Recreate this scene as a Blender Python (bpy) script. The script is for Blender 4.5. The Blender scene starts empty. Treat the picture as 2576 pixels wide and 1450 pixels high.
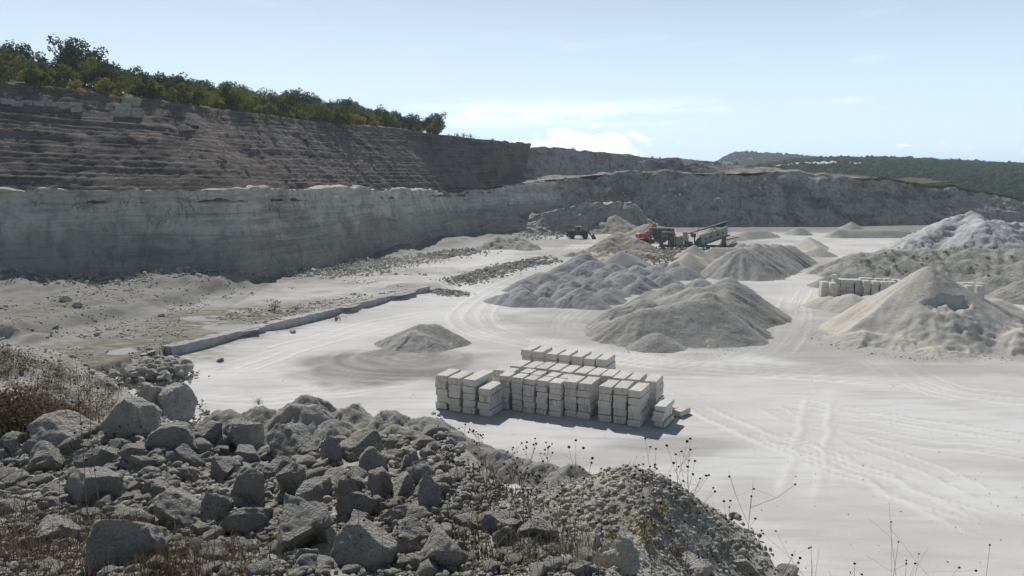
import bpy, bmesh, math, random
import numpy as np
from mathutils import Vector, Matrix, Euler

random.seed(11)
rng = np.random.default_rng(11)
SC = bpy.context.scene
COL = SC.collection

# ------------------------------------------------------------------ camera
F, EYE = 804.0, 18.4
PITCH = math.atan(113 / 804)
cam_d = bpy.data.cameras.new('camera')
cam_d.sensor_width = 36.0
cam_d.lens = F / 1024 * 36.0
cam_d.clip_start, cam_d.clip_end = 0.1, 20000
cam = bpy.data.objects.new('camera', cam_d)
COL.objects.link(cam)
cam.location = (0, 0, EYE)
cam.rotation_euler = (math.radians(90) - PITCH, 0, 0)
SC.camera = cam

# ------------------------------------------------------------------ sky, sun, exposure
SUN_EL, SUN_AZ = math.radians(45), math.radians(-18)     # azimuth from +Y towards +X
SC.view_settings.view_transform = 'Standard'
SC.view_settings.look = 'None'
SC.view_settings.gamma = 1.0
SC.view_settings.exposure = -0.26
SC.cycles.use_denoising = True
SC.cycles.max_bounces = 6
SC.cycles.diffuse_bounces = 4
SC.cycles.volume_bounces = 1
SC.cycles.transparent_max_bounces = 8
SC.cycles.sample_clamp_indirect = 8

world = bpy.data.worlds.new('World')
SC.world = world
world.use_nodes = True
wt = world.node_tree
wt.nodes.clear()


def N(nt, kind, **kw):
    n = nt.nodes.new(kind)
    ins = kw.pop('ins', {})
    for k, v in kw.items():
        setattr(n, k, v)
    for k, v in ins.items():
        if hasattr(v, 'is_output'):
            nt.links.new(v, n.inputs[k])
        else:
            n.inputs[k].default_value = v
    return n


def M_(nt, op, a, b=None, c=None, clamp=False):
    n = nt.nodes.new('ShaderNodeMath')
    n.operation = op
    n.use_clamp = clamp
    for i, v in enumerate((a, b, c)):
        if v is None:
            continue
        if hasattr(v, 'is_output'):
            nt.links.new(v, n.inputs[i])
        else:
            n.inputs[i].default_value = v
    return n.outputs[0]


def SS(nt, x, lo, hi):
    n = N(nt, 'ShaderNodeMapRange', interpolation_type='SMOOTHSTEP')
    nt.links.new(x, n.inputs['Value'])
    n.inputs['From Min'].default_value = lo
    n.inputs['From Max'].default_value = hi
    return n.outputs['Result']


def MIX(nt, fac, a, b):
    n = N(nt, 'ShaderNodeMix', data_type='RGBA')
    for sock, v in ((n.inputs[0], fac), (n.inputs[6], a), (n.inputs[7], b)):
        if hasattr(v, 'is_output'):
            nt.links.new(v, sock)
        elif sock.type == 'RGBA' and len(v) == 3:
            sock.default_value = (*v, 1)
        else:
            sock.default_value = v
    return n.outputs[2]


sky = N(wt, 'ShaderNodeTexSky', sky_type='NISHITA', sun_disc=False, sun_elevation=SUN_EL, sun_rotation=SUN_AZ,
        altitude=200.0, air_density=1.0, dust_density=1.6, ozone_density=2.0)
tc = N(wt, 'ShaderNodeTexCoord')
sx = N(wt, 'ShaderNodeSeparateXYZ', ins={0: tc.outputs['Generated']})
el = M_(wt, 'MULTIPLY', M_(wt, 'ARCSINE', sx.outputs[2]), 57.2958)
az = M_(wt, 'MULTIPLY', M_(wt, 'ARCTAN2', sx.outputs[0], sx.outputs[1]), 57.2958)


def cloudnoise(sa, se, scale, detail, rough, off):
    cv = N(wt, 'ShaderNodeCombineXYZ', ins={0: M_(wt, 'MULTIPLY', az, sa), 1: M_(wt, 'MULTIPLY', el, se), 2: off})
    return N(wt, 'ShaderNodeTexNoise', ins={'Vector': cv.outputs[0], 'Scale': scale, 'Detail': detail, 'Roughness': rough}).outputs['Fac']


def band(x, c, w):
    d = M_(wt, 'DIVIDE', M_(wt, 'SUBTRACT', x, c), w)
    return M_(wt, 'POWER', 2.718, M_(wt, 'MULTIPLY', M_(wt, 'MULTIPLY', d, d), -1.0))


# long stratus bank, a cumulus bank under it, faint streaks further round
azd = M_(wt, 'MULTIPLY', band(az, 3.0, 9.0), 0.26)
n1 = cloudnoise(0.16, 0.9, 1.0, 6, 0.55, 3.0)
bank1 = M_(wt, 'MULTIPLY', SS(wt, M_(wt, 'ADD', n1, azd), 0.52, 0.80), band(el, 4.2, 0.75))
n2 = cloudnoise(0.55, 0.9, 1.0, 8, 0.58, 8.0)
azc = M_(wt, 'ADD', M_(wt, 'MULTIPLY', band(az, 4.5, 4.2), 0.42), M_(wt, 'MULTIPLY', band(az, 13.0, 9.0), 0.03))
cum = M_(wt, 'ADD', M_(wt, 'ADD', n2, azc), M_(wt, 'MINIMUM', M_(wt, 'MULTIPLY', M_(wt, 'SUBTRACT', 3.1, el), 0.24), 0.24))
bank2 = SS(wt, cum, 0.84, 0.93)
n3 = cloudnoise(0.10, 0.5, 1.0, 5, 0.6, 21.0)
wisp = M_(wt, 'MULTIPLY', SS(wt, n3, 0.54, 0.78), M_(wt, 'MULTIPLY', band(el, 7.0, 6.0), 0.16))
low = M_(wt, 'MULTIPLY', SS(wt, el, 27.0, -3.0), 0.86)
cl = M_(wt, 'MAXIMUM', M_(wt, 'MULTIPLY', bank1, 0.75), M_(wt, 'MAXIMUM', M_(wt, 'MULTIPLY', bank2, 0.95), wisp))
n4 = cloudnoise(0.9, 1.6, 1.0, 5, 0.6, 2.0)
ccol = MIX(wt, SS(wt, n4, 0.3, 0.7), (26.5, 30.0, 33.0), (32.0, 33.2, 34.2))
hazed = MIX(wt, low, sky.outputs[0], (22.3, 28.4, 34.6))
skyc = MIX(wt, M_(wt, 'MULTIPLY', cl, 0.9), hazed, ccol)
bg = N(wt, 'ShaderNodeBackground', ins={'Color': skyc, 'Strength': 0.05})
N(wt, 'ShaderNodeOutputWorld', ins={'Surface': bg.outputs[0]})

sun_d = bpy.data.lights.new('sun', 'SUN')
sun_d.energy = 5.0
sun_d.angle = math.radians(0.53)
sun_d.color = (1.0, 0.965, 0.92)
sun = bpy.data.objects.new('sun', sun_d)
COL.objects.link(sun)
SUN_DIR = Vector((math.sin(SUN_AZ) * math.cos(SUN_EL), math.cos(SUN_AZ) * math.cos(SUN_EL), math.sin(SUN_EL)))
sun.rotation_euler = (-SUN_DIR).to_track_quat('-Z', 'Y').to_euler()
sun.location = (0, 0, 80)

# ------------------------------------------------------------------ geometry helpers
PX = 1024 / 2576.0


def ray(U, V):
    x = (U * PX - 512) / F
    y = (288 - V * PX) / F
    return np.array((x, math.cos(PITCH) + y * math.sin(PITCH), -math.sin(PITCH) + y * math.cos(PITCH)))


def on_z(U, V, z=0.0):
    d = ray(U, V)
    t = (z - EYE) / d[2]
    return float(d[0] * t), float(d[1] * t)


def on_y(U, V, y):
    d = ray(U, V)
    t = y / d[1]
    return float(d[0] * t), y, float(EYE + d[2] * t)


def z_of_v(v, y):                       # height of image row v (1024 scale) at distance y
    return EYE + (175 - v) / F * y


def u_of(x, y):
    return 512 + F * x / y


def _h(ix, iy, iz, seed):
    h = (ix.astype(np.int64) * 374761393 + iy.astype(np.int64) * 668265263 + iz.astype(np.int64) * 2147483647 + seed * 974711) & 0xFFFFFFFF
    h = ((h ^ (h >> 13)) * 1274126177) & 0xFFFFFFFF
    h = ((h ^ (h >> 16)) * 2246822519) & 0xFFFFFFFF
    return ((h ^ (h >> 15)) & 0xFFFFFF) / 8388607.5 - 1.0


def noise2(x, y, seed=0):
    x = np.asarray(x, float); y = np.asarray(y, float)
    x, y = np.broadcast_arrays(x, y)
    ix = np.floor(x); iy = np.floor(y)
    fx = x - ix; fy = y - iy
    fx = fx * fx * (3 - 2 * fx); fy = fy * fy * (3 - 2 * fy)
    ix = ix.astype(np.int64); iy = iy.astype(np.int64); z = np.zeros_like(ix)
    a = _h(ix, iy, z, seed); b = _h(ix + 1, iy, z, seed); c = _h(ix, iy + 1, z, seed); d = _h(ix + 1, iy + 1, z, seed)
    return (a * (1 - fx) + b * fx) * (1 - fy) + (c * (1 - fx) + d * fx) * fy


def fbm2(x, y, o=4, seed=0, gain=0.5):
    s = 0; a = 1.0; f = 1.0; t = 0
    for k in range(o):
        s = s + a * noise2(np.asarray(x) * f + 17.3 * k, np.asarray(y) * f - 9.1 * k, seed + k)
        t += a; a *= gain; f *= 2.03
    return s / t


def noise3(p, seed=0):
    i = np.floor(p); f = p - i; f = f * f * (3 - 2 * f); i = i.astype(np.int64)
    X, Y, Z = i[..., 0], i[..., 1], i[..., 2]
    fx, fy, fz = f[..., 0], f[..., 1], f[..., 2]
    r = 0
    for dx in (0, 1):
        for dy in (0, 1):
            for dz in (0, 1):
                w = (fx if dx else 1 - fx) * (fy if dy else 1 - fy) * (fz if dz else 1 - fz)
                r = r + w * _h(X + dx, Y + dy, Z + dz, seed)
    return r


def fbm3(p, o=4, seed=0, gain=0.5):
    s = 0; a = 1.0; f = 1.0; t = 0
    for k in range(o):
        s = s + a * noise3(p * f + 13.7 * k, seed + k)
        t += a; a *= gain; f *= 2.03
    return s / t


def sstep(x, lo, hi):
    t = np.clip((x - lo) / (hi - lo), 0, 1)
    return t * t * (3 - 2 * t)


def mesh_np(name, V, Fa, mat=None, smooth=True, attrs=None):
    V = np.asarray(V, np.float32).reshape(-1, 3)
    Fa = np.asarray(Fa, np.int32)
    k = Fa.shape[1]
    me = bpy.data.meshes.new(name)
    me.vertices.add(len(V)); me.vertices.foreach_set('co', V.ravel())
    me.loops.add(Fa.size); me.loops.foreach_set('vertex_index', Fa.ravel())
    me.polygons.add(len(Fa))
    me.polygons.foreach_set('loop_start', np.arange(0, Fa.size, k, dtype=np.int32))
    me.polygons.foreach_set('loop_total', np.full(len(Fa), k, np.int32))
    me.update(calc_edges=True)
    if smooth:
        me.polygons.foreach_set('use_smooth', np.ones(len(Fa), bool))
    for an, av in (attrs or {}).items():
        at = me.attributes.new(an, 'FLOAT', 'POINT')
        at.data.foreach_set('value', np.asarray(av, np.float32).ravel())
    if mat:
        me.materials.append(mat)
    me.validate()
    return me


def grid_faces(nr, nc, mask=None):
    i = np.arange(nr * nc).reshape(nr, nc)
    q = np.stack([i[:-1, :-1], i[:-1, 1:], i[1:, 1:], i[1:, :-1]], -1)
    if mask is not None:
        keep = mask[:-1, :-1] | mask[:-1, 1:] | mask[1:, 1:] | mask[1:, :-1]
        q = q[keep]
    return q.reshape(-1, 4)


def compact(V, Fa):
    used = np.unique(Fa)
    m = np.full(len(V), -1); m[used] = np.arange(len(used))
    return V[used], m[Fa], used


def put(name, data, loc=(0, 0, 0), rot=(0, 0, 0), scale=(1, 1, 1), parent=None, label=None, cat=None, group=None, kind=None):
    o = bpy.data.objects.new(name, data)
    COL.objects.link(o)
    o.location = loc; o.rotation_euler = rot; o.scale = scale
    if parent is not None:
        o.parent = parent
    if label: o['label'] = label
    if cat: o['category'] = cat
    if group: o['group'] = group
    if kind: o['kind'] = kind
    return o


def copy_tree(o, parent=None, **props):
    c = o.copy(); COL.objects.link(c); c.parent = parent
    for k, v in props.items():
        c[k] = v
    for ch in list(o.children):
        copy_tree(ch, c)
    return c


ORD = ['first', 'second', 'third', 'fourth', 'fifth', 'sixth', 'seventh', 'eighth', 'ninth', 'tenth', 'eleventh', 'twelfth',
       'thirteenth', 'fourteenth', 'fifteenth', 'sixteenth']


def bm_mesh(name, bm, mat, smooth=False):
    me = bpy.data.meshes.new(name)
    bm.normal_update(); bm.to_mesh(me); bm.free()
    for m in (mat if isinstance(mat, (list, tuple)) else [mat]):
        me.materials.append(m)
    if smooth:
        for p in me.polygons: p.use_smooth = True
    return me


def add_box(bm, c, s, rot=None, taper=None):
    r = bmesh.ops.create_cube(bm, size=1.0)
    vs = r['verts']
    for v in vs:
        if taper and v.co.z > 0:
            v.co.x *= taper; v.co.y *= taper
        v.co = Vector((v.co.x * s[0], v.co.y * s[1], v.co.z * s[2]))
        if rot: v.co = rot @ v.co
        v.co += Vector(c)
    return vs


def add_tube(bm, pts, rad, seg=6, cap=True):
    pts = [Vector(p) for p in pts]
    if not isinstance(rad, (list, tuple)): rad = [rad] * len(pts)
    rings = []
    for i, p in enumerate(pts):
        d = (pts[min(i + 1, len(pts) - 1)] - pts[max(i - 1, 0)]).normalized()
        a = d.orthogonal().normalized(); b = d.cross(a)
        rings.append([bm.verts.new(p + (a * math.cos(2 * math.pi * k / seg) + b * math.sin(2 * math.pi * k / seg)) * rad[i]) for k in range(seg)])
    for r0, r1 in zip(rings, rings[1:]):
        best = min(range(seg), key=lambda s: sum((r0[k].co - r1[(k + s) % seg].co).length for k in range(seg)))
        for k in range(seg):
            bm.faces.new((r0[k], r0[(k + 1) % seg], r1[(k + 1 + best) % seg], r1[(k + best) % seg]))
    if cap:
        bm.faces.new(rings[0][::-1]); bm.faces.new(rings[-1])


def add_prism(bm, prof, y0, y1):            # polygon in XZ extruded along Y
    a = [bm.verts.new((x, y0, z)) for x, z in prof]
    b = [bm.verts.new((x, y1, z)) for x, z in prof]
    n = len(prof)
    for k in range(n):
        bm.faces.new((a[k], a[(k + 1) % n], b[(k + 1) % n], b[k]))
    bm.faces.new(a[::-1]); bm.faces.new(b)


# ------------------------------------------------------------------ materials
def newmat(name):
    m = bpy.data.materials.new(name); m.use_nodes = True
    nt = m.node_tree; nt.nodes.clear()
    return m, nt


def finish(nt, col, rough=0.9, bump=None, spec=0.25, metallic=0.0):
    b = N(nt, 'ShaderNodeBsdfPrincipled', ins={'Base Color': col if hasattr(col, 'is_output') else (*col, 1), 'Roughness': rough,
                                              'Specular IOR Level': spec, 'Metallic': metallic})
    if bump is not None:
        nt.links.new(bump, b.inputs['Normal'])
    N(nt, 'ShaderNodeOutputMaterial', ins={'Surface': b.outputs[0]})


def noise(nt, vec, scale, detail=4, rough=0.55, out='Fac'):
    return N(nt, 'ShaderNodeTexNoise', ins={'Vector': vec, 'Scale': scale, 'Detail': detail, 'Roughness': rough}).outputs[out]


def bumpn(nt, h, strength, dist):
    return N(nt, 'ShaderNodeBump', ins={'Height': h, 'Strength': strength, 'Distance': dist}).outputs[0]


def pos(nt):
    return N(nt, 'ShaderNodeNewGeometry').outputs['Position']


def objc(nt):
    return N(nt, 'ShaderNodeTexCoord').outputs['Object']


def stretch(nt, vec, s, rot=(0, 0, 0)):
    return N(nt, 'ShaderNodeMapping', ins={'Vector': vec, 'Scale': s, 'Rotation': rot}).outputs[0]


def attr(nt, name):
    return N(nt, 'ShaderNodeAttribute', attribute_name=name).outputs['Fac']


def orand(nt):
    return N(nt, 'ShaderNodeObjectInfo').outputs['Random']


def granular(name, c0, c1, scale=3.0, bstr=0.5, bdist=0.08, big=0.15, use_obj=False):
    """loose stone: large tone patches, grain, and a fine relief"""
    m, nt = newmat(name)
    p = objc(nt) if use_obj else pos(nt)
    a = noise(nt, p, big, 3)
    g = noise(nt, p, scale, 5, 0.7)
    f = M_(nt, 'ADD', M_(nt, 'MULTIPLY', SS(nt, a, 0.3, 0.7), 0.5), M_(nt, 'MULTIPLY', SS(nt, g, 0.3, 0.7), 0.5))
    col = MIX(nt, f, c0, c1)
    if use_obj:
        r = orand(nt)
        col = MIX(nt, M_(nt, 'MULTIPLY', r, 0.35), col, [x * 0.72 for x in c0])
    h = M_(nt, 'ADD', noise(nt, p, scale * 1.6, 6, 0.75), M_(nt, 'MULTIPLY', noise(nt, p, scale * 0.35, 4, 0.7), 1.5))
    finish(nt, col, 0.95, bumpn(nt, h, bstr, bdist), 0.1)
    return m


def floor_mat():
    m, nt = newmat('quarry_floor_dust')
    p = pos(nt)
    big = noise(nt, stretch(nt, p, (0.05, 0.09, 0.05), (0, 0, 0.35)), 1.0, 4)
    str1 = noise(nt, stretch(nt, p, (0.18, 1.1, 0.2), (0, 0, 0.42)), 1.0, 5, 0.6)
    str2 = noise(nt, stretch(nt, p, (0.25, 1.6, 0.2), (0, 0, -0.15)), 1.0, 5, 0.6)
    fine = noise(nt, p, 5.0, 5, 0.7)
    white = (0.63, 0.632, 0.62)
    grey = (0.46, 0.445, 0.41)
    col = MIX(nt, SS(nt, big, 0.35, 0.7), white, (0.50, 0.485, 0.45))
    col = MIX(nt, M_(nt, 'MULTIPLY', SS(nt, str1, 0.45, 0.68), 0.65), col, grey)
    col = MIX(nt, M_(nt, 'MULTIPLY', SS(nt, str2, 0.52, 0.75), 0.5), col, (0.56, 0.53, 0.475))
    col = MIX(nt, M_(nt, 'MULTIPLY', SS(nt, fine, 0.45, 0.75), 0.35), col, (0.48, 0.46, 0.42))
    col = MIX(nt, M_(nt, 'MULTIPLY', attr(nt, 'track'), 0.75), col, (0.76, 0.76, 0.75))
    rt = attr(nt, 'rut')
    col = MIX(nt, M_(nt, 'MULTIPLY', rt, 0.75), col, (0.42, 0.40, 0.36))
    gv = noise(nt, p, 2.2, 5, 0.7)
    gcol = MIX(nt, gv, (0.11, 0.105, 0.092), (0.28, 0.27, 0.24))
    col = MIX(nt, M_(nt, 'MULTIPLY', attr(nt, 'grit'), M_(nt, 'ADD', 0.55, M_(nt, 'MULTIPLY', gv, 0.7)), clamp=True), col, gcol)
    dv = noise(nt, stretch(nt, p, (0.5, 1.2, 1)), 1.0, 6, 0.7)
    dcol = MIX(nt, dv, (0.075, 0.066, 0.04), (0.20, 0.175, 0.12))
    col = MIX(nt, M_(nt, 'MULTIPLY', attr(nt, 'damp'), SS(nt, dv, 0.35, 0.6), clamp=True), col, dcol)
    h = M_(nt, 'ADD', M_(nt, 'MULTIPLY', noise(nt, p, 1.2, 4, 0.7), M_(nt, 'MULTIPLY', attr(nt, 'grit'), 2.0)), noise(nt, p, 6.0, 6, 0.7))
    finish(nt, col, 0.95, bumpn(nt, h, 0.45, 0.05), 0.1)
    return m


def face_mat(name, pale, mid, dark, strata=0.55, vert=0.5, grass=0.0, lower_dark=None, bedk=0.55):
    """bedded quarry face: bedding in height, vertical run-off streaks, blotches"""
    m, nt = newmat(name)
    p = pos(nt)
    wob = noise(nt, p, 0.06, 3)
    s = N(nt, 'ShaderNodeSeparateXYZ', ins={0: p})
    zz = M_(nt, 'ADD', s.outputs[2], M_(nt, 'MULTIPLY', wob, 3.0))
    zv = N(nt, 'ShaderNodeCombineXYZ', ins={0: M_(nt, 'MULTIPLY', s.outputs[0], 0.02), 1: M_(nt, 'MULTIPLY', s.outputs[1], 0.02), 2: M_(nt, 'MULTIPLY', zz, strata)})
    st = noise(nt, zv.outputs[0], 1.0, 7, 0.65)
    vs = noise(nt, stretch(nt, p, (0.55, 0.55, 0.07)), 1.0, 5, 0.65)
    bl = noise(nt, p, 0.11, 5, 0.6)
    fine = noise(nt, p, 1.4, 6, 0.75)
    f = M_(nt, 'ADD', M_(nt, 'MULTIPLY', st, 0.55), M_(nt, 'MULTIPLY', bl, 0.6))
    crk = N(nt, 'ShaderNodeTexVoronoi', feature='DISTANCE_TO_EDGE', ins={'Vector': N(nt, 'ShaderNodeVectorMath', operation='ADD', ins={0: stretch(nt, p, (0.60, 0.60, 0.10)), 1: N(nt, 'ShaderNodeTexNoise', ins={'Vector': p, 'Scale': 0.35, 'Detail': 4.0}).outputs['Color']}).outputs[0], 'Scale': 1.0}).outputs['Distance']
    crack = M_(nt, 'MULTIPLY', SS(nt, crk, 0.035, 0.0), SS(nt, noise(nt, p, 0.2, 3), 0.48, 0.68))
    col = MIX(nt, SS(nt, f, 0.55, 0.70), pale, mid)
    bed = noise(nt, N(nt, 'ShaderNodeCombineXYZ', ins={0: M_(nt, 'MULTIPLY', s.outputs[0], 0.03), 1: M_(nt, 'MULTIPLY', s.outputs[1], 0.03), 2: M_(nt, 'MULTIPLY', s.outputs[2], 2.2)}).outputs[0], 1.0, 3, 0.6)
    col = MIX(nt, M_(nt, 'MULTIPLY', SS(nt, bed, 0.60, 0.70), bedk), col, dark)
    col = MIX(nt, M_(nt, 'MULTIPLY', SS(nt, vs, 0.5, 0.75), vert), col, dark)
    col = MIX(nt, M_(nt, 'MULTIPLY', SS(nt, fine, 0.5, 0.8), 0.5), col, dark)
    col = MIX(nt, M_(nt, 'MULTIPLY', crack, 0.5), col, [x * 0.6 for x in dark])
    mids = noise(nt, p, 0.5, 5, 0.7)
    col = MIX(nt, M_(nt, 'MULTIPLY', SS(nt, mids, 0.5, 0.7), 0.4), col, dark)
    if lower_dark:
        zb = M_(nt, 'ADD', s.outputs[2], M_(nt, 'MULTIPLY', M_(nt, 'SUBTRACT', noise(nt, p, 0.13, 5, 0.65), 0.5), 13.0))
        col = MIX(nt, M_(nt, 'MULTIPLY', SS(nt, zb, 10.5, 7.0), lower_dark), col, MIX(nt, fine, dark, [x * 0.72 for x in mid]))  # lower part of the face mixed darker, with a noisy upper edge
    if grass:
        g = noise(nt, p, 0.35, 6, 0.7)
        col = MIX(nt, M_(nt, 'MULTIPLY', SS(nt, g, 0.5, 0.62), grass), col, (0.075, 0.065, 0.04))
    h = M_(nt, 'ADD', M_(nt, 'MULTIPLY', st, 1.2), M_(nt, 'ADD', M_(nt, 'MULTIPLY', vs, 0.8), M_(nt, 'SUBTRACT', noise(nt, p, 0.9, 7, 0.75), M_(nt, 'MULTIPLY', crack, 0.6))))
    finish(nt, col, 0.95, bumpn(nt, h, 1.0, 1.1), 0.1)
    return m


def boulder_mat(name, c0, c1, stain):
    m, nt = newmat(name)
    p = objc(nt)
    r = orand(nt)
    a = noise(nt, p, 1.6, 6, 0.7)
    pit = N(nt, 'ShaderNodeTexVoronoi', ins={'Vector': p, 'Scale': 9.0}).outputs['Distance']
    fine = noise(nt, p, 11.0, 7, 0.75)
    col = MIX(nt, SS(nt, a, 0.35, 0.68), c0, c1)
    col = MIX(nt, M_(nt, 'MULTIPLY', SS(nt, fine, 0.45, 0.72), 0.55), col, stain)
    col = MIX(nt, M_(nt, 'MULTIPLY', r, 0.4), col, [x * 0.7 for x in c1])
    r2 = M_(nt, 'FRACT', M_(nt, 'MULTIPLY', r, 13.7))
    brk = noise(nt, p, 0.55, 3, 0.5)
    col = MIX(nt, M_(nt, 'MULTIPLY', SS(nt, brk, 0.52, 0.58), M_(nt, 'MULTIPLY', SS(nt, r2, 0.3, 0.8), 0.7)), col, (0.80, 0.775, 0.70))
    w = noise(nt, p, 0.8, 4, 0.6)
    col = MIX(nt, M_(nt, 'MULTIPLY', SS(nt, w, 0.56, 0.68), M_(nt, 'MULTIPLY', r, 0.8)), col, (0.34, 0.26, 0.16))
    h = M_(nt, 'ADD', M_(nt, 'MULTIPLY', fine, 1.0), M_(nt, 'ADD', M_(nt, 'MULTIPLY', pit, 0.6), M_(nt, 'MULTIPLY', a, 1.6)))
    finish(nt, col, 0.93, bumpn(nt, h, 1.0, 0.22), 0.15)
    return m


def block_mat():
    m, nt = newmat('sawn_limestone')
    p = objc(nt); r = orand(nt)
    s = N(nt, 'ShaderNodeSeparateXYZ', ins={0: p})
    rr = N(nt, 'ShaderNodeCombineXYZ', ins={0: M_(nt, 'MULTIPLY', r, 37.0), 1: M_(nt, 'MULTIPLY', r, 11.0), 2: 0.0}).outputs[0]
    q = N(nt, 'ShaderNodeVectorMath', operation='ADD', ins={0: p, 1: rr}).outputs[0]
    a = noise(nt, q, 1.3, 5, 0.6)
    run = noise(nt, stretch(nt, q, (7.0, 7.0, 0.5)), 1.0, 4, 0.6)
    fine = noise(nt, q, 14.0, 6, 0.75)
    col = MIX(nt, SS(nt, a, 0.3, 0.7), (0.68, 0.662, 0.615), (0.57, 0.553, 0.51))
    col = MIX(nt, M_(nt, 'MULTIPLY', SS(nt, run, 0.46, 0.66), M_(nt, 'MULTIPLY', SS(nt, r, 0.2, 0.9), 0.8)), col, (0.24, 0.22, 0.19))
    col = MIX(nt, M_(nt, 'MULTIPLY', SS(nt, fine, 0.5, 0.75), 0.35), col, (0.38, 0.36, 0.32))
    col = MIX(nt, M_(nt, 'MULTIPLY', M_(nt, 'FRACT', M_(nt, 'MULTIPLY', r, 7.31)), 0.4), col, (0.46, 0.443, 0.405))
    saw = noise(nt, stretch(nt, q, (1.0, 0.6, 30.0)), 1.0, 3, 0.6)
    finish(nt, col, 0.9, bumpn(nt, M_(nt, 'ADD', fine, M_(nt, 'MULTIPLY', saw, 0.5)), 0.4, 0.02), 0.15)
    return m


def leaf_mat(name, c0, c1, trans=0.45, sc=0.9):
    m, nt = newmat(name)
    p = pos(nt)
    f = noise(nt, p, sc, 4, 0.65)
    r = orand(nt)
    col = MIX(nt, M_(nt, 'ADD', M_(nt, 'MULTIPLY', SS(nt, f, 0.3, 0.7), 0.6), M_(nt, 'MULTIPLY', r, 0.4)), c0, c1)
    d = N(nt, 'ShaderNodeBsdfDiffuse', ins={'Color': col})
    t = N(nt, 'ShaderNodeBsdfTranslucent', ins={'Color': col})
    mx = N(nt, 'ShaderNodeMixShader', ins={0: trans, 1: d.outputs[0], 2: t.outputs[0]})
    N(nt, 'ShaderNodeOutputMaterial', ins={'Surface': mx.outputs[0]})
    return m


def plain(name, c, rough=0.7, spec=0.3, metallic=0.0, dust=0.0):
    m, nt = newmat(name)
    col = c
    if dust:
        p = objc(nt)
        n = noise(nt, p, 1.1, 5, 0.65)
        col = MIX(nt, M_(nt, 'MULTIPLY', SS(nt, n, 0.38, 0.68), dust), c, (0.36, 0.34, 0.31))
    finish(nt, col, rough, None, spec, metallic)
    return m


MAT = dict(
    floor=floor_mat(),
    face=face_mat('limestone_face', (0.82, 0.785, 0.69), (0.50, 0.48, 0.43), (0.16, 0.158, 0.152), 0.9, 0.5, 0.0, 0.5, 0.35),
    slope=face_mat('terraced_overburden', (0.26, 0.228, 0.21), (0.14, 0.121, 0.112), (0.065, 0.055, 0.052), 1.6, 0.3, 0.4),
    far=face_mat('far_face', (0.54, 0.505, 0.46), (0.26, 0.243, 0.222), (0.09, 0.083, 0.077), 0.12, 0.8, 0.3, None, 0.10),
    hill=granular('dry_hill_grass', (0.085, 0.08, 0.045), (0.16, 0.14, 0.085), 1.0, 0.6, 0.3, 0.1),
    bank=granular('bank_rubble_soil', (0.22, 0.21, 0.18), (0.52, 0.50, 0.445), 2.2, 1.0, 0.12, 0.4),
    spoil=granular('spoil_earth', (0.27, 0.265, 0.235), (0.52, 0.51, 0.465), 2.0, 1.0, 0.30, 0.35),
    gravel=granular('grey_gravel', (0.27, 0.265, 0.243), (0.50, 0.49, 0.455), 4.0, 1.0, 0.14, 0.12),
    fine=granular('fine_grey_gravel', (0.24, 0.243, 0.247), (0.37, 0.372, 0.372), 6.0, 0.5, 0.05, 0.2),
    sand=granular('beige_sand', (0.36, 0.342, 0.30), (0.57, 0.545, 0.485), 3.0, 0.6, 0.08, 0.15),
    tan=granular('tan_crushed_rock', (0.27, 0.24, 0.20), (0.47, 0.43, 0.37), 2.0, 1.0, 0.15, 0.2),
    chalk=granular('chalk_fines', (0.33, 0.335, 0.335), (0.60, 0.60, 0.595), 1.0, 0.9, 0.3, 0.12),
    boulder=boulder_mat('weathered_limestone', (0.76, 0.735, 0.675), (0.56, 0.54, 0.49), (0.28, 0.268, 0.243)),
    pale=boulder_mat('pale_limestone', (0.82, 0.795, 0.72), (0.64, 0.615, 0.545), (0.34, 0.318, 0.27)),
    block=block_mat(),
    bark=plain('bark', (0.07, 0.055, 0.045), 0.9),
    leaf_dark=leaf_mat('leaf_dark', (0.040, 0.062, 0.026), (0.078, 0.105, 0.036)),
    leaf_olive=leaf_mat('leaf_olive', (0.10, 0.135, 0.036), (0.18, 0.19, 0.05)),
    leaf_yellow=leaf_mat('leaf_yellow', (0.22, 0.215, 0.045), (0.32, 0.265, 0.06)),
    leaf_rust=leaf_mat('leaf_rust', (0.16, 0.13, 0.04), (0.24, 0.17, 0.05)),
    forest=leaf_mat('forest_canopy', (0.017, 0.034, 0.018), (0.040, 0.061, 0.028), 0.10, 0.035),
    straw=leaf_mat('dry_straw', (0.17, 0.14, 0.10), (0.27, 0.23, 0.17), 0.3),
    brown=leaf_mat('dead_brush', (0.10, 0.078, 0.056), (0.20, 0.155, 0.11), 0.3),
    stem=plain('dry_stem', (0.15, 0.12, 0.085), 0.8),
    seed=plain('dark_seed_head', (0.022, 0.019, 0.018), 0.9),
    red=plain('red_paint', (0.42, 0.045, 0.03), 0.45, 0.4, 0, 0.35),
    rust=plain('brown_loader_paint', (0.10, 0.062, 0.035), 0.6, 0.3, 0, 0.25),
    steel=plain('dusty_dark_steel', (0.055, 0.055, 0.058), 0.6, 0.3, 0.1, 0.5),
    paint=plain('dusty_grey_paint', (0.30, 0.30, 0.30), 0.6, 0.3, 0, 0.5),
    rubber=plain('black_rubber', (0.022, 0.021, 0.020), 0.85, 0.2, 0, 0.3),
    cabglass=plain('cab_glass', (0.03, 0.035, 0.04), 0.08, 0.5),
    black=plain('black_feather', (0.015, 0.015, 0.017), 0.6),
    mark=plain('red_paint_mark', (0.45, 0.10, 0.06), 0.8),
)
mw, nt = newmat('puddle_water')
b = N(nt, 'ShaderNodeBsdfPrincipled', ins={'Base Color': (0.56, 0.555, 0.53, 1), 'Roughness': 0.06, 'Specular IOR Level': 0.6})
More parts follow.
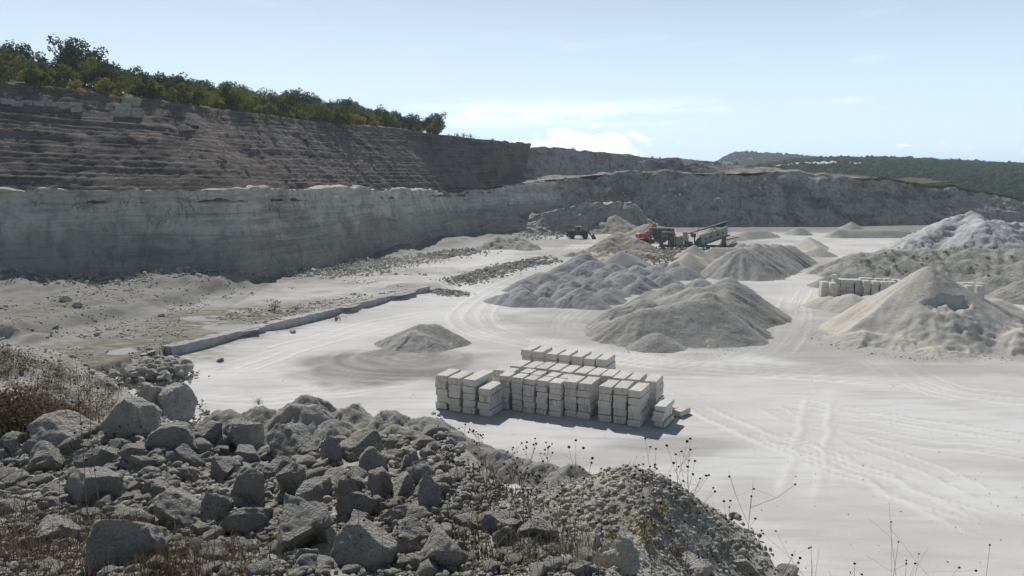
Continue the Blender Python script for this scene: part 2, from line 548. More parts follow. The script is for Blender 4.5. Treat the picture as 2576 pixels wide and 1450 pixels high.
nt.links.new(bumpn(nt, noise(nt, stretch(nt, pos(nt), (1, 2.5, 1)), 3.0, 3), 0.35, 0.06), b.inputs['Normal'])
N(nt, 'ShaderNodeOutputMaterial', ins={'Surface': b.outputs[0]})
MAT['water'] = mw
#@@TERRAIN

# ================================================================== THE SETTING
def seg_dist(x, y, a, b):
    ax, ay = a; bx, by = b
    dx, dy = bx - ax, by - ay
    t = np.clip(((x - ax) * dx + (y - ay) * dy) / (dx * dx + dy * dy), 0, 1)
    return np.hypot(x - ax - t * dx, y - ay - t * dy), t


def poly_dist(x, y, pts):
    d = np.full(np.shape(x), 1e9)
    for a, b in zip(pts, pts[1:]):
        d = np.minimum(d, seg_dist(x, y, a, b)[0])
    return d


def inside(x, y, poly):
    r = np.zeros(np.shape(x), bool)
    n = len(poly)
    for i in range(n):
        x0, y0 = poly[i]; x1, y1 = poly[(i + 1) % n]
        c = ((y0 > y) != (y1 > y)) & (x < (x1 - x0) * (y - y0) / (y1 - y0 + 1e-12) + x0)
        r ^= c
    return r


LEDGE = [(-40.0, 54.0), (-34.9, 80.5), (-24.3, 102.5), (-13.1, 126.2)]     # cut rock step, terrace on its left
TERR = 0.95
TERR_POLY = LEDGE + [(-9.5, 131), (-6, 150), (-6, 160), (-200, 160), (-200, 54)]
BENCH = [(-50, 84), (-47.5, 100), (-44, 113), (-41.5, 122), (-44, 140), (-200, 150), (-200, 84)]


def smoothmask(x, y, poly, w):
    d = poly_dist(x, y, list(poly) + [poly[0]])
    s = np.where(inside(x, y, poly), d, -d)
    return sstep(s, -w, w)


def ground_z(x, y):
    n = fbm2(x * 0.07, y * 0.07, 4, 5) * 0.10 + fbm2(x * 0.6, y * 0.6, 4, 9) * (0.012 + 0.03 * (x < -14))
    dl = poly_dist(x, y, LEDGE[:1] + LEDGE[1:] + [(-9.5, 131), (-6, 150)])
    wl = 0.05 + 3.0 * (1 - sstep(y, 69, 74)) + 3.0 * sstep(y, 125, 128)
    ter = inside(x, y, TERR_POLY) * sstep(dl, 0.75, 0.8 + wl) * TERR * (1 - sstep(y, 123, 150))
    z = n * (1 - 0.3 * (ter > 0.1)) + ter
    rough = fbm2(x * 0.22, y * 0.22, 5, 31)
    bz = smoothmask(x + rough * 2.0, y + rough * 2.0, BENCH, 1.7)
    z = z + bz * (1.25 + rough * 0.7)
    # broken ground toward the foot of the face
    foot = [(-150, 101), (-85, 119), (-46, 122), (-38, 157), (-27, 192), (-14, 230), (0, 243)]
    d = poly_dist(x, y, foot)
    berm = np.exp(-((d - 2) / 5.0) ** 2) * (0.9 + 1.6 * np.clip(fbm2(x * 0.1, y * 0.1, 3, 77), -0.4, 1))
    z = z + berm * (y > 90) + np.exp(-(d / 14.0) ** 2) * fbm2(x * 0.5, y * 0.5, 5, 41) * 0.45
    # low rim of tipped rubble at the far side
    rim = np.exp(-((y - 262 - 0.02 * x) / 6.0) ** 2) * sstep(x, 40, 55) * (0.8 + 1.0 * fbm2(x * 0.15, y * 0.2, 4, 55))
    z = z + np.clip(rim, 0, 3)
    return z


def axis(parts):
    out = []
    for a, b_, s in parts:
        out += list(np.arange(a, b_, s))
    return np.array(out)


gx = axis([(-150, -72, 2.0), (-72, -26, 0.5), (-26, 58, 0.30), (58, 80, 0.55), (80, 130, 1.2), (130, 380, 5.0)])
gy = [24.0]
while gy[-1] < 420:
    gy.append(gy[-1] + 0.06 + 0.0055 * gy[-1])
gy = np.array(gy)
GX, GY = np.meshgrid(gx, gy)
GZ = ground_z(GX, GY)

ROADS = [  # wheel lines pressed into the dust, followed on the photograph and laid on the floor plane
    ([(1400, 662), (1290, 715), (1200, 765), (1172, 800), (1205, 832), (1290, 852), (1450, 880), (1600, 902), (1900, 930), (2300, 950), (2700, 965)], 3.2, 9),
    ([(1180, 782), (1050, 800), (900, 835), (740, 880), (600, 925), (480, 985)], 2.6, 6),
    ([(2030, 715), (2000, 760), (1985, 820), (1950, 880), (1850, 915), (1700, 935)], 1.8, 6),
    ([(1500, 592), (1420, 640), (1330, 700), (1220, 760)], 1.5, 5),
    ([(1190, 735), (1120, 718), (1085, 700), (1180, 668), (1300, 640)], 1.2, 5),
    ([(1440, 850), (1420, 820), (1440, 790), (1480, 770)], 0.8, 3),
    ([(480, 985), (620, 1000), (800, 985), (1000, 965), (1100, 940)], 2.0, 6),
    ([(1750, 960), (1900, 1040), (2150, 1130), (2400, 1230), (2700, 1350)], 4.5, 4),
    ([(1800, 980), (2050, 1020), (2400, 1080), (2750, 1120)], 4.0, 4),
    ([(2090, 960), (2070, 1060), (2040, 1180), (2030, 1300)], 1.6, 3),
    ([(2200, 900), (2300, 960), (2420, 1000), (2700, 1020)], 2.0, 5),
]


def smooth_line(pts, n):
    p = np.array(pts, float)
    for _ in range(3):
        q = [p[0]]
        for a, b_ in zip(p, p[1:]):
            q += [a * 0.75 + b_ * 0.25, a * 0.25 + b_ * 0.75]
        q.append(p[-1]); p = np.array(q)
    L = np.concatenate([[0], np.cumsum(np.hypot(*np.diff(p, axis=0).T))])
    t = np.linspace(0, L[-1], n)
    return np.stack([np.interp(t, L, p[:, 0]), np.interp(t, L, p[:, 1])], -1)


track = np.zeros_like(GX); rut = np.zeros_like(GX); dark = np.zeros_like(GX)
rr_ = np.random.default_rng(5)
for pts, wid, n in ROADS:
    base = smooth_line([on_z(u, v) for u, v in pts], 46)
    tang = np.gradient(base, axis=0); tang /= np.linalg.norm(tang, axis=1)[:, None] + 1e-9
    nor = np.stack([-tang[:, 1], tang[:, 0]], -1)
    x0, x1 = base[:, 0].min() - 8, base[:, 0].max() + 8
    y0, y1 = base[:, 1].min() - 8, base[:, 1].max() + 8
    ci = np.where((gx > x0) & (gx < x1))[0]; ri = np.where((gy > y0) & (gy < y1))[0]
    if len(ci) == 0 or len(ri) == 0: continue
    sl = np.ix_(ri, ci)
    xs, ys = GX[sl], GY[sl]
    dd = np.full(xs.shape, 1e9); sd = np.zeros(xs.shape); tt = np.zeros(xs.shape)
    for k in range(len(base) - 1):
        d, t = seg_dist(xs, ys, base[k], base[k + 1])
        s = (xs - base[k, 0]) * nor[k, 0] + (ys - base[k, 1]) * nor[k, 1]
        m = d < dd
        dd = np.where(m, d, dd); sd = np.where(m, np.sign(s) * d, sd); tt = np.where(m, k + t, tt)
    tr = 0.35 * np.exp(-(dd / wid) ** 2) * sstep(tt, 0.2, 5) * (1 - sstep(tt, 39, 44.8))
    ru = np.zeros(xs.shape); dk = np.zeros(xs.shape)
    for k in range(n):
        off = rr_.normal(0, wid * 0.6); amp = rr_.uniform(0.3, 0.7)
        cen = off + fbm2(tt * 0.15 + 31 * k, 0.5 + 0 * tt, 2, 70 + k) * wid * 0.35
        fade = sstep(fbm2(tt * 0.12 + 11 * k, 3.3 + 0 * tt, 2, 90 + k), -0.35, 0.25) * sstep(tt, 0.5, 6) * (1 - sstep(tt, 37, 44))
        for side in (-0.95, 0.95):
            e = np.exp(-((sd - cen - side) / 0.26) ** 2) * fade
            tr = np.maximum(tr, e * (amp + 0.3)); ru = np.maximum(ru, e * amp)
            dk = np.maximum(dk, np.exp(-((sd - cen - side - 0.42) / 0.13) ** 2) * fade * amp)
    track[sl] = np.maximum(track[sl], tr); rut[sl] = np.maximum(rut[sl], ru); dark[sl] = np.maximum(dark[sl], dk)
on_floor = ground_z(GX, GY) < 0.5
GZ = GZ - rut * 0.008 * on_floor + 0.008 * fbm2(GX * 1.3, GY * 1.3, 3, 8)
edge = fbm2(GX * 0.25, GY * 0.25, 5, 21)
grit = np.zeros_like(GX)


def blob(cx, cy, rx, ry, rot=0.0, soft=0.25, ns=0.35):
    c, s = math.cos(rot), math.sin(rot)
    X = (GX - cx) * c + (GY - cy) * s; Y = -(GX - cx) * s + (GY - cy) * c
    r = np.hypot(X / rx, Y / ry) + edge * ns
    return 1 - sstep(r, 1 - soft, 1 + soft)


px_, py_ = on_z(985, 915)
spread = blob(px_, py_, 9.5, 7.5, 0.15, 0.28, 0.40)
ring = np.hypot((GX - px_ - 2) / 1.15, GY - py_ - 3)
swp = fbm2(ring * 1.6, np.arctan2(GY - py_ - 3, GX - px_ - 2) * 1.2, 4, 808)
grit = np.maximum(grit, spread * np.clip(0.85 + 0.5 * swp, 0.4, 1))
GZ = GZ + spread * (0.05 + 0.10 * swp + 0.03 * fbm2(GX * 1.5, GY * 1.5, 3, 3))
for (U, V), rx, ry, a in [((1450, 640), 12, 12, .5), ((2330, 880), 24, 6, .5), ((2090, 890), 7, 5, .45), ((1760, 820), 24, 16, .5),
                          ((1560, 700), 22, 30, .35), ((2000, 660), 14, 20, .5), ((2250, 930), 28, 2.5, .35), ((1700, 1120), 5, 2, .5), ((1480, 1150), 7, 1.6, .3),
                          ((1700, 600), 30, 20, .5), ((1350, 610), 16, 14, .6)]:
    cx, cy = on_z(U, V)
    grit = np.maximum(grit, blob(cx, cy, rx, ry, 0, .4, .5) * a)
terr = inside(GX, GY, TERR_POLY)
grit = np.maximum(grit, terr * np.clip(0.72 + 0.6 * edge - 0.45 * sstep(GY, 96, 118) * (GX > -38), 0.12, 1))
grit = np.maximum(grit, (inside(GX, GY, BENCH)) * 0.95)
grit = np.maximum(grit, np.exp(-(poly_dist(GX, GY, [(-150, 101), (-85, 119), (-46, 122), (-38, 157), (-27, 192), (-14, 230), (0, 243)]) / 12) ** 2) * 0.9)
grit = np.maximum(grit, sstep(GY, 252, 262) * (GX > 30) * 0.9)
damp = np.zeros_like(GX)
for (U, V), rx, ry, a in [((560, 800), 12, 7, 1), ((690, 785), 6, 3, 1), ((340, 860), 9, 6, .9), ((600, 830), 9, 3, .7), ((200, 900), 12, 9, .9), ((950, 735), 10, 3, .5), ((450, 800), 9, 5, .8), ((760, 765), 8, 3, .6), ((120, 800), 10, 4, .5), ((780, 700), 10, 5, .45)]:
    cx, cy = on_z(U, V, TERR)
    damp = np.maximum(damp, blob(cx, cy, rx, ry, 0.9, .5, .7) * a)
PUDDLES = [((640, 783), 3.0, 1.1), ((585, 822), 3.2, 1.6), ((322, 884), 2.2, 1.2), ((1005, 727), 2.6, 3.2), ((520, 800), 3.0, 0.9), ((880, 765), 1.2, 1.4)]
for (U, V), rx, ry in PUDDLES:
    cx, cy = on_z(U, V, TERR)
    w = np.exp(-(((GX - cx) / (rx * 1.1)) ** 2 + ((GY - cy) / (ry * 2.2)) ** 2))
    GZ = GZ * (1 - w) + w * (TERR - 0.03 + 0.055 * fbm2(GX * 0.35, GY * 0.8, 4, 61))
rg = np.maximum(terr * 0.6, inside(GX, GY, BENCH) * 1.0)
rg = np.maximum(rg, np.exp(-(poly_dist(GX, GY, [(-150, 101), (-85, 119), (-46, 122), (-38, 157), (-27, 192), (-14, 230), (0, 243)]) / 10) ** 2))
pudd = np.zeros_like(GX)
for (U, V), rx, ry in PUDDLES:
    cx, cy = on_z(U, V, TERR)
    pudd = np.maximum(pudd, np.exp(-(((GX - cx) / (rx * 1.3)) ** 2 + ((GY - cy) / (ry * 2.6)) ** 2)))
GZ = GZ + rg * (1 - np.clip(pudd * 1.6, 0, 1)) * (0.26 * fbm2(GX * 0.9, GY * 0.9, 4, 601) + 0.18 * np.abs(fbm2(GX * 2.1, GY * 2.1, 2, 603)))
gme = mesh_np('quarry_floor', np.stack([GX, GY, GZ], -1), grid_faces(len(gy), len(gx)), MAT['floor'], True,
              {'track': track * on_floor, 'rut': dark * on_floor, 'grit': grit, 'damp': damp})
ground = put('ground', gme, kind='structure')
big = mesh_np('land', [(-6000, -3000, -1.2), (6000, -3000, -1.2), (6000, 9000, -1.2), (-6000, 9000, -1.2)], [(0, 1, 2, 3)], MAT['hill'])
put('terrain', big, kind='structure')

# puddles lie a little below the terrace, so its relief draws their outline
pgroup = 'rain puddles on the terrace'
PLAB = ['narrow bright rain puddle just left of the straw shrub', 'wide shallow rain puddle nearest the middle of the stone ledge',
        'bright rain puddle beside the near end of the stone ledge', 'streaky rain puddle by the far end of the stone ledge',
        'thin rain puddle among the dark damp weeds', 'small rain puddle between the ledge and the dirt track']
for ((U, V), rx, ry), lab in zip(PUDDLES, PLAB):
    cx, cy = on_z(U, V, TERR)
    n = 28
    rx, ry = rx * 1.15, ry * 1.3
    vs = [(0, 0, 0)] + [(rx * math.cos(2 * math.pi * k / n) * (1 + 0.15 * math.sin(3 * k)), ry * 1.7 * math.sin(2 * math.pi * k / n), 0) for k in range(n)]
    me = mesh_np('puddle', vs, [(0, 1 + k, 1 + (k + 1) % n) for k in range(n)], MAT['water'], False)
    put('puddle', me, (cx, cy, TERR - 0.022), label=lab, cat='puddle', group=pgroup)


# ------------------------------------------------------------------ quarry faces as strips between lines in space
def resample(pts, n, smooth=6):
    p = np.array(pts, float)
    L = np.concatenate([[0], np.cumsum(np.hypot(*np.diff(p[:, :2], axis=0).T))])
    return L / L[-1], p


def strip(lines, ns, rows, smooth=9, stair=None):
    """grid of points between polylines; rows[k] rows between line k and k+1"""
    ref = np.array(lines[0], float)
    L = np.concatenate([[0], np.cumsum(np.hypot(*np.diff(ref[:, :2], axis=0).T))]); L /= L[-1]
    s = np.linspace(0, 1, ns)
    ker = np.hanning(smooth * 2 + 1); ker /= ker.sum()
    C = []
    for l in lines:
        l = np.array(l, float)
        c = np.stack([np.interp(s, L, l[:, k]) for k in range(3)], -1)
        pad = np.pad(c, ((smooth, smooth), (0, 0)), mode='reflect', reflect_type='odd')
        C.append(np.stack([np.convolve(pad[:, k], ker, 'valid') for k in range(3)], -1))
    out, bands, ts = [], [], []
    for k in range(len(lines) - 1):
        for r in range(rows[k] + (1 if k == len(lines) - 2 else 0)):
            t = r / rows[k]
            tz = np.full(ns, t)
            if stair and stair[k] is not None:
                tz = stair[k](t, s)
            P = C[k] * (1 - t) + C[k + 1] * t
            P[:, 2] = C[k][:, 2] * (1 - tz) + C[k + 1][:, 2] * tz
            out.append(P); bands.append(k); ts.append(t)
    return np.array(out), np.array(bands), np.array(ts)


def displace(P, amps, seed, zs=1.0):
    du = np.gradient(P, axis=1); dv = np.gradient(P, axis=0)
    n = np.cross(du, dv); n /= np.linalg.norm(n, axis=-1, keepdims=True) + 1e-9
    q = P * np.array((1, 1, zs))
    d = 0
    for i, (sc, a, o) in enumerate(amps):
        d = d + a * fbm3(q / sc, o, seed + 11 * i)
    return P + n * (d[..., None] if np.ndim(d) else d)


TLV = ([-300, 0, 100, 200, 278, 360, 430, 470, 521, 560], [60, 84, 95, 108, 119, 127, 133, 138, 146, 150])
FTV = ([0, 330, 480, 540, 620, 700, 760, 800, 860, 920, 960, 1000, 1024, 1100], [183, 184, 187, 181, 173, 174, 172, 173, 178, 184, 190, 198, 205, 218])


def lift(pts, table, dz=0.0):
    return [(x, y, z_of_v(np.interp(u_of(x, y), *table), y) + dz) for x, y in pts]


S_ = [(-150, 104), (-83, 124), (-43, 128), (-35, 162), (-26, 196), (-13, 236), (-2, 254), (10, 264), (24, 284), (40, 292), (70, 287), (105, 288), (140, 298), (180, 312), (240, 335), (330, 370)]
A_ = [(-152, 109), (-84, 129), (-46, 132), (-40, 165), (-31, 198), (-19, 240), (-7, 259), (5, 271), (20, 294), (38, 305), (70, 304), (106, 307), (142, 312), (183, 325), (243, 347), (333, 382)]
lowfoot = [(x, y, -0.6) for x, y in S_]
talus = [(x * 0.8 + a * 0.2, y * 0.8 + b_ * 0.2, 2.6) for (x, y), (a, b_) in zip(S_, A_)]
top = lift(A_, FTV)
back = [(a + (a - x) * (0.25 if i_ < 7 else 2.2), b_ + (b_ - y) * (0.25 if i_ < 7 else 2.2) + (0 if i_ < 7 else 6), z - (5 if i_ < 7 else 0.8 if i_ < 11 else 9)) for i_, ((x, y), (a, b_, z)) in enumerate(zip(S_, top))]
topf = [(x, y, z - (0.9 if i_ < 7 else 0)) for i_, (x, y, z) in enumerate(top)]
P, bd, ts = strip([lowfoot, talus, topf, back], 720, [6, 64, 6], 10)
P1 = displace(P, [(22, 2.4, 3), (6, 1.2, 4), (1.6, 0.5, 3)], 201, 1.0)
# vertical ribs and runnels down the face, ledges where beds stand out
arc = np.linspace(0, 640, P.shape[1])
ribs = fbm2(arc / 3.2, np.zeros_like(arc) + 0.4, 4, 301)[None, :] * 0.9 * (bd == 1)[:, None]
beds = np.abs(fbm2(np.zeros_like(P[..., 2]) + arc[None, :] / 60, P[..., 2] * 0.75, 4, 333)) * 0.9
du = np.gradient(P, axis=1); nrm = np.stack([du[..., 1], -du[..., 0], 0 * du[..., 0]], -1)
nrm /= np.linalg.norm(nrm, axis=-1, keepdims=True) + 1e-9
P1 = P1 + nrm * (ribs + beds * (bd == 1)[:, None] * np.where(np.arange(720) < 328, 1, .2)[None, :] + (np.arange(720) >= 328)[None, :] * (1.3 * fbm3(P / 5.0, 4, 977) + 0.6 * fbm3(P / 1.8, 3, 978)) * (bd == 1)[:, None])[..., None]
P1[0, :, 2] = -0.8
P1[..., 2] += (0.8 * fbm2(arc / 8.0, arc * 0 + 0.7, 4, 611) + 0.35 * fbm2(arc / 1.7, arc * 0 + 0.2, 3, 617))[None, :] * ((bd >= 1) * np.where(bd == 1, ts ** 3, 1))[:, None]
split = int(720 * 0.455)
fc = grid_faces(*P1.shape[:2])
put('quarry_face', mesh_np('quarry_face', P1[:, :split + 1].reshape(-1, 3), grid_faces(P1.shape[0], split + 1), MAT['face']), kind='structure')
put('far_quarry_face', mesh_np('far_quarry_face', P1[:, split:].reshape(-1, 3), grid_faces(P1.shape[0], 720 - split), MAT['far']), kind='structure')

# terraced overburden above it, and the hilltop with the trees
T_ = [(-160, 140), (-95, 158), (-66, 164), (-58, 182), (-47, 208), (-32, 247), (-4, 274)]
R_ = [(-175, 200), (-118, 205), (-100, 214), (-95, 228), (-84, 250), (-66, 285), (-24, 312)]
B_ = [(-260, 420), (-240, 430), (-220, 440), (-200, 450), (-180, 460), (-150, 470), (-100, 480)]
nb = 19
thr = np.cumsum(np.array([.5, .8, .6, 1.1, .5, .9, .7, .6, 1.0, .5, 1.2, .6, .5, .9, .4, 1.1, .6, .8, 1.3])); thr = np.concatenate([[0], thr / thr[-1]])


def stairs(t, s):
    tt = np.clip(t + 0.014 * fbm2(s * 9, s * 0 + 0.3, 4, 71), 0, 1)
    k = np.clip(np.searchsorted(thr, tt, 'right') - 1, 0, nb - 1)
    f = (tt - thr[k]) / (thr[k + 1] - thr[k])
    w = 0.62 + 0.2 * noise2(s * 7, k * 3.1, 19)
    g = np.clip(f / w, 0, 1) ** 0.9
    return thr[k] + (thr[k + 1] - thr[k]) * (0.93 * g + 0.07 * f)


foot2 = [(a - (a - x) * 0.14, b_ - (b_ - y) * 0.14, z - 3.2) for (x, y), (a, b_, z) in zip(S_[:7], top[:7])]
topl = lift(T_, TLV)
ridge = [(x, y, z + dz) for (x, y), (_, _, z), dz in zip(R_, topl, (8, 7.5, 7, 6.5, 6, 5.5, 1.5))]
backl = [(x, y, z + dz) for (x, y), (_, _, z), dz in zip(B_, topl, (9, 8, 7, 5, 3, 1, -4))]
P, bd, ts = strip([foot2, topl, ridge, backl], 380, [130, 22, 6], 12, [stairs, None, None])
P2 = displace(P, [(18, 0.9, 3), (4.0, 0.18, 4), (0.9, 0.18, 3)], 411, 1.3)
du = np.gradient(P, axis=1)
nrm = np.stack([du[..., 1], -du[..., 0], 0 * du[..., 0]], -1); nrm /= np.linalg.norm(nrm, axis=-1, keepdims=True) + 1e-9
arc = np.linspace(0, 230, 380)[None, :] + P[..., 2] * 0.8
P2 = P2 + nrm * (0.35 * fbm2(arc / 1.6, P[..., 2] * 0.12, 4, 77) * (bd == 0)[:, None])[..., None]
nt_ = 131
put('terraced_slope', mesh_np('terraced_slope', P2[:nt_].reshape(-1, 3), grid_faces(nt_, 380), MAT['slope']), kind='structure')
put('hilltop', mesh_np('hilltop', P2[nt_ - 1:].reshape(-1, 3), grid_faces(P2.shape[0] - nt_ + 1, 380), MAT['hill']), kind='structure')
# return face where the terraced slope ends and the pit steps back
Q0 = [tuple(P2[r, -1]) for r in range(0, nt_, 4)]
Q1 = [(x + 10 + (z - 17) * 0.1, y + 45, z + 1.0 * (z - 17) / 12) for x, y, z in Q0]
P, bd, ts = strip([Q0, Q1], len(Q0) * 3, [30], 2)
P = displace(P, [(6, 0.8, 4), (1.5, 0.3, 3)], 9)
P[0] = np.stack([np.interp(np.linspace(0, 1, P.shape[1]), np.linspace(0, 1, len(Q0)), np.array(Q0)[:, k]) for k in range(3)], -1)
put('return_face', mesh_np('return_face', P.reshape(-1, 3), grid_faces(*P.shape[:2]), MAT['slope']), kind='structure')

# the upper far wall behind the bench
UW = ([500, 530, 600, 700, 760, 800, 840, 900], [145, 147, 152.5, 161.5, 167.5, 172, 180, 192])
uf = [(-12, 305), (8, 318), (35, 338), (80, 345), (115, 345), (145, 348)]
ut = [(-14, 312), (7, 325), (35, 346), (81, 355), (118, 357), (150, 362)]
ub = [(-60, 470), (0, 480), (40, 490), (100, 480), (170, 460), (240, 430)]
fl = [(x, y, 17.6) for x, y in uf]
tl = lift(ut, UW)
fl = [(x, y, min(z, zt - 0.5)) for (x, y, z), (_, _, zt) in zip(fl, tl)]
P, bd, ts = strip([fl, tl, [(x, y, z - 1.5) for (x, y), (_, _, z) in zip(ub, tl)]], 320, [30, 8], 8)
P = displace(P, [(20, 1.6, 3), (5, 0.7, 4), (1.5, 0.25, 3)], 515, 1.4)
put('upper_far_face', mesh_np('upper_far_face', P[:31].reshape(-1, 3), grid_faces(31, 320), MAT['far']), kind='structure')
put('far_hilltop', mesh_np('far_hilltop', P[30:].reshape(-1, 3), grid_faces(P.shape[0] - 30, 320), MAT['hill']), kind='structure')
UPTOP = P[31].copy()
# bench floor between the two far faces
bl = [(x, y, z) for x, y, z in top[5:13]]
bu = [(-22, 300, 17.5), (-12, 306, 17.6), (5, 325, 17.8), (25, 342, 17.8), (60, 350, 17.8), (100, 352, 17.8), (130, 350, 16.5), (165, 362, 12)]
P, bd, ts = strip([bl, bu], 220, [26], 4)
P = displace(P, [(9, 0.7, 4), (2, 0.3, 3)], 91)
P[..., 2] += np.clip(fbm2(P[..., 0] * 0.09, P[..., 1] * 0.12, 4, 15), 0, 1) * 2.2 * np.sin(ts * math.pi)[:, None]
put('bench_floor', mesh_np('bench_floor', P.reshape(-1, 3), grid_faces(*P.shape[:2]), MAT['far']), kind='structure')

# a lower bench left standing in front of the main face
mb = [(-13, 238), (-4, 241), (8, 247), (20, 252), (32, 258), (44, 268), (54, 284)]
mz = [2.0, 7.5, 5.2, 8.2, 10.2, 9.0, 3.0]
ma = [(x - 4.0, y + 6, z) for (x, y), z in zip(mb, mz)]
mc = [(x - 10, y + 17, z * 0.75) for (x, y), z in zip(mb, mz)]
P, bd, ts = strip([[(x, y, -0.5) for x, y in mb], ma, mc], 260, [44, 14], 7)
P = displace(P, [(8, 1.9, 4), (2.4, 0.9, 4), (0.8, 0.3, 2)], 131)
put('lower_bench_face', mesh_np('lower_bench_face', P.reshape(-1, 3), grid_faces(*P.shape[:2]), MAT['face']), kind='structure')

# ------------------------------------------------------------------ far wooded hills
def hill_z(x, y):
    u = u_of(x, y)
    crest1 = z_of_v(np.interp(u, [600, 690, 720, 735, 790, 830, 900, 1024, 1200, 1500], [192, 186, 176, 171, 162.5, 160.5, 161, 167, 172, 178]), 1150.0)
    t = np.clip((y - 520) / (1150 - 520), 0, 1.4)
    rise = -8 + (crest1 + 8) * np.where(t < 1, np.sin(t * math.pi / 2) ** 1.25, 1 - (t - 1) * 0.6)
    return rise + fbm2(x / 140, y / 140, 4, 3) * 3.0 * np.clip(1 - t, 0.1, 1)


hx = np.arange(120, 1500, 12.0); hy = np.arange(500, 1560, 12.0)
HX, HY = np.meshgrid(hx, hy)
HZ = hill_z(HX, HY)
fade = sstep(u_of(HX, HY), 690, 720)
HZ = HZ * fade - 12 * (1 - fade)
put('far_hill', mesh_np('far_hill', np.stack([HX, HY, HZ], -1), grid_faces(len(hy), len(hx)), MAT['hill']), kind='structure')
x2 = np.arange(400, 2200, 25.0); y2 = np.arange(1500, 2400, 30.0)
X2, Y2 = np.meshgrid(x2, y2)
u2 = u_of(X2, 1900)
c2 = z_of_v(np.interp(u2, [640, 715, 728, 740, 790, 830, 860, 1000], [180, 163, 155.5, 153, 156, 160, 164, 178]), 1900.0)
Z2 = -10 + (c2 + 10) * np.clip(1 - np.abs(Y2 - 1900) / 420, 0, 1) ** 0.7
put('distant_hill', mesh_np('distant_hill', np.stack([X2, Y2, Z2], -1), grid_faces(len(y2), len(x2)), MAT['hill']), kind='structure')

ico_bm = bmesh.new(); bmesh.ops.create_icosphere(ico_bm, subdivisions=2, radius=1.0)
ICO_V = np.array([v.co for v in ico_bm.verts]); ICO_F = np.array([[v.index for v in f.verts] for f in ico_bm.faces]); ico_bm.free()
ico_bm = bmesh.new(); bmesh.ops.create_icosphere(ico_bm, subdivisions=1, radius=1.0)
ICO1_V = np.array([v.co for v in ico_bm.verts]); ICO1_F = np.array([[v.index for v in f.verts] for f in ico_bm.faces]); ico_bm.free()


def scatter_blobs(centers, radii, jit=0.35, zs=0.9, low=True, seed=1):
    bv, bf = (ICO1_V, ICO1_F) if low else (ICO_V, ICO_F)
    r = np.random.default_rng(seed)
    n = len(centers)
    V = bv[None] * (1 + r.uniform(-jit, jit, (n, len(bv), 1)))
    V = V * np.asarray(radii).reshape(n, 1, -1) * np.array((1, 1, zs)) + np.asarray(centers)[:, None, :]
    Fc = bf[None] + (np.arange(n) * len(bv))[:, None, None]
    return V.reshape(-1, 3), Fc.reshape(-1, 3)


fr = np.random.default_rng(3)
cx = fr.uniform(160, 1450, 26000); cy = 515 + (fr.uniform(0, 1, 26000) ** 0.75) * 720
uu = u_of(cx, cy)
keep = (uu > 716) & (uu < 1120)
scar = (np.abs(cy - (930 - (uu - 800) * 0.5)) < 22 * np.clip(1 - np.abs(uu - 815) / 45, 0, 1) + 0) & (np.abs(uu - 815) < 45)
keep &= ~scar
cx, cy = cx[keep], cy[keep]
cz = hill_z(cx, cy)
rad = fr.uniform(1.6, 4.8, len(cx)) * (0.8 + 0.5 * fr.random(len(cx)) ** 3)
V, Fc = scatter_blobs(np.stack([cx, cy, cz + 1.2], -1), rad, 0.38, 0.85, True, 4)
put('forest', mesh_np('forest', V, Fc, MAT['forest'], False), label='dense green wood covering the far hillside', cat='forest', kind='stuff')
cx = fr.uniform(420, 1700, 6000); cy = fr.uniform(1480, 1960, 6000)
u2 = u_of(cx, cy); k = (u2 > 705) & (u2 < 900); cx, cy = cx[k], cy[k]
c2 = z_of_v(np.interp(u_of(cx, 1900), [640, 715, 728, 740, 790, 830, 860, 1000], [180, 163, 155.5, 153, 156, 160, 164, 178]), 1900.0)
cz = -10 + (c2 + 10) * np.clip(1 - np.abs(cy - 1900) / 420, 0, 1) ** 0.7
V, Fc = scatter_blobs(np.stack([cx, cy, cz + 1], -1), fr.uniform(3, 6, len(cx)), 0.38, 0.8, True, 5)
put('distant_forest', mesh_np('distant_forest', V, Fc, MAT['forest'], False), label='blue-green wood on the most distant hill', cat='forest', kind='stuff')
# pale scar of a second quarry on that hillside
su = np.linspace(772, 862, 40)
rows = []
for j, off in enumerate(np.linspace(-1, 1, 7)):
    r_ = []
    for u in su:
        w = max(0.0, 1 - abs(u - 812) / 48) ** 0.5
        y = 935 - (u - 800) * 0.5 + off * 24 * w
        x = (u - 512) / F * y
        r_.append((x, y, float(hill_z(np.array(x), np.array(y))) + 2.2 + 1.2 * math.sin(u * 0.7 + j)))
    rows.append(r_)
put('hillside_scar', mesh_np('hillside_scar', np.array(rows).reshape(-1, 3), grid_faces(7, 40), MAT['chalk']), kind='structure')

# ------------------------------------------------------------------ foreground bank
TOE = [(40, -14), (24, -2), (19, 11), (15, 22), (13, 30), (12, 38), (8.5, 43), (5, 46), (2.5, 44), (0.5, 37.5), (-4, 34), (-9, 36.5), (-14, 43), (-20, 52), (-28, 60), (-40, 66), (-62, 66), (-90, 50), (-90, -14)]
ZMOUND = [(5.2, 39.0, 2.3, 5.0), (1.5, 36, 1.2, 4.0), (8.5, 37.5, 1.1, 3.2), (-3, 40, 1.2, 4.5), (-29, 47, 2.0, 9.0), (-40, 62, 4.8, 9.5)]


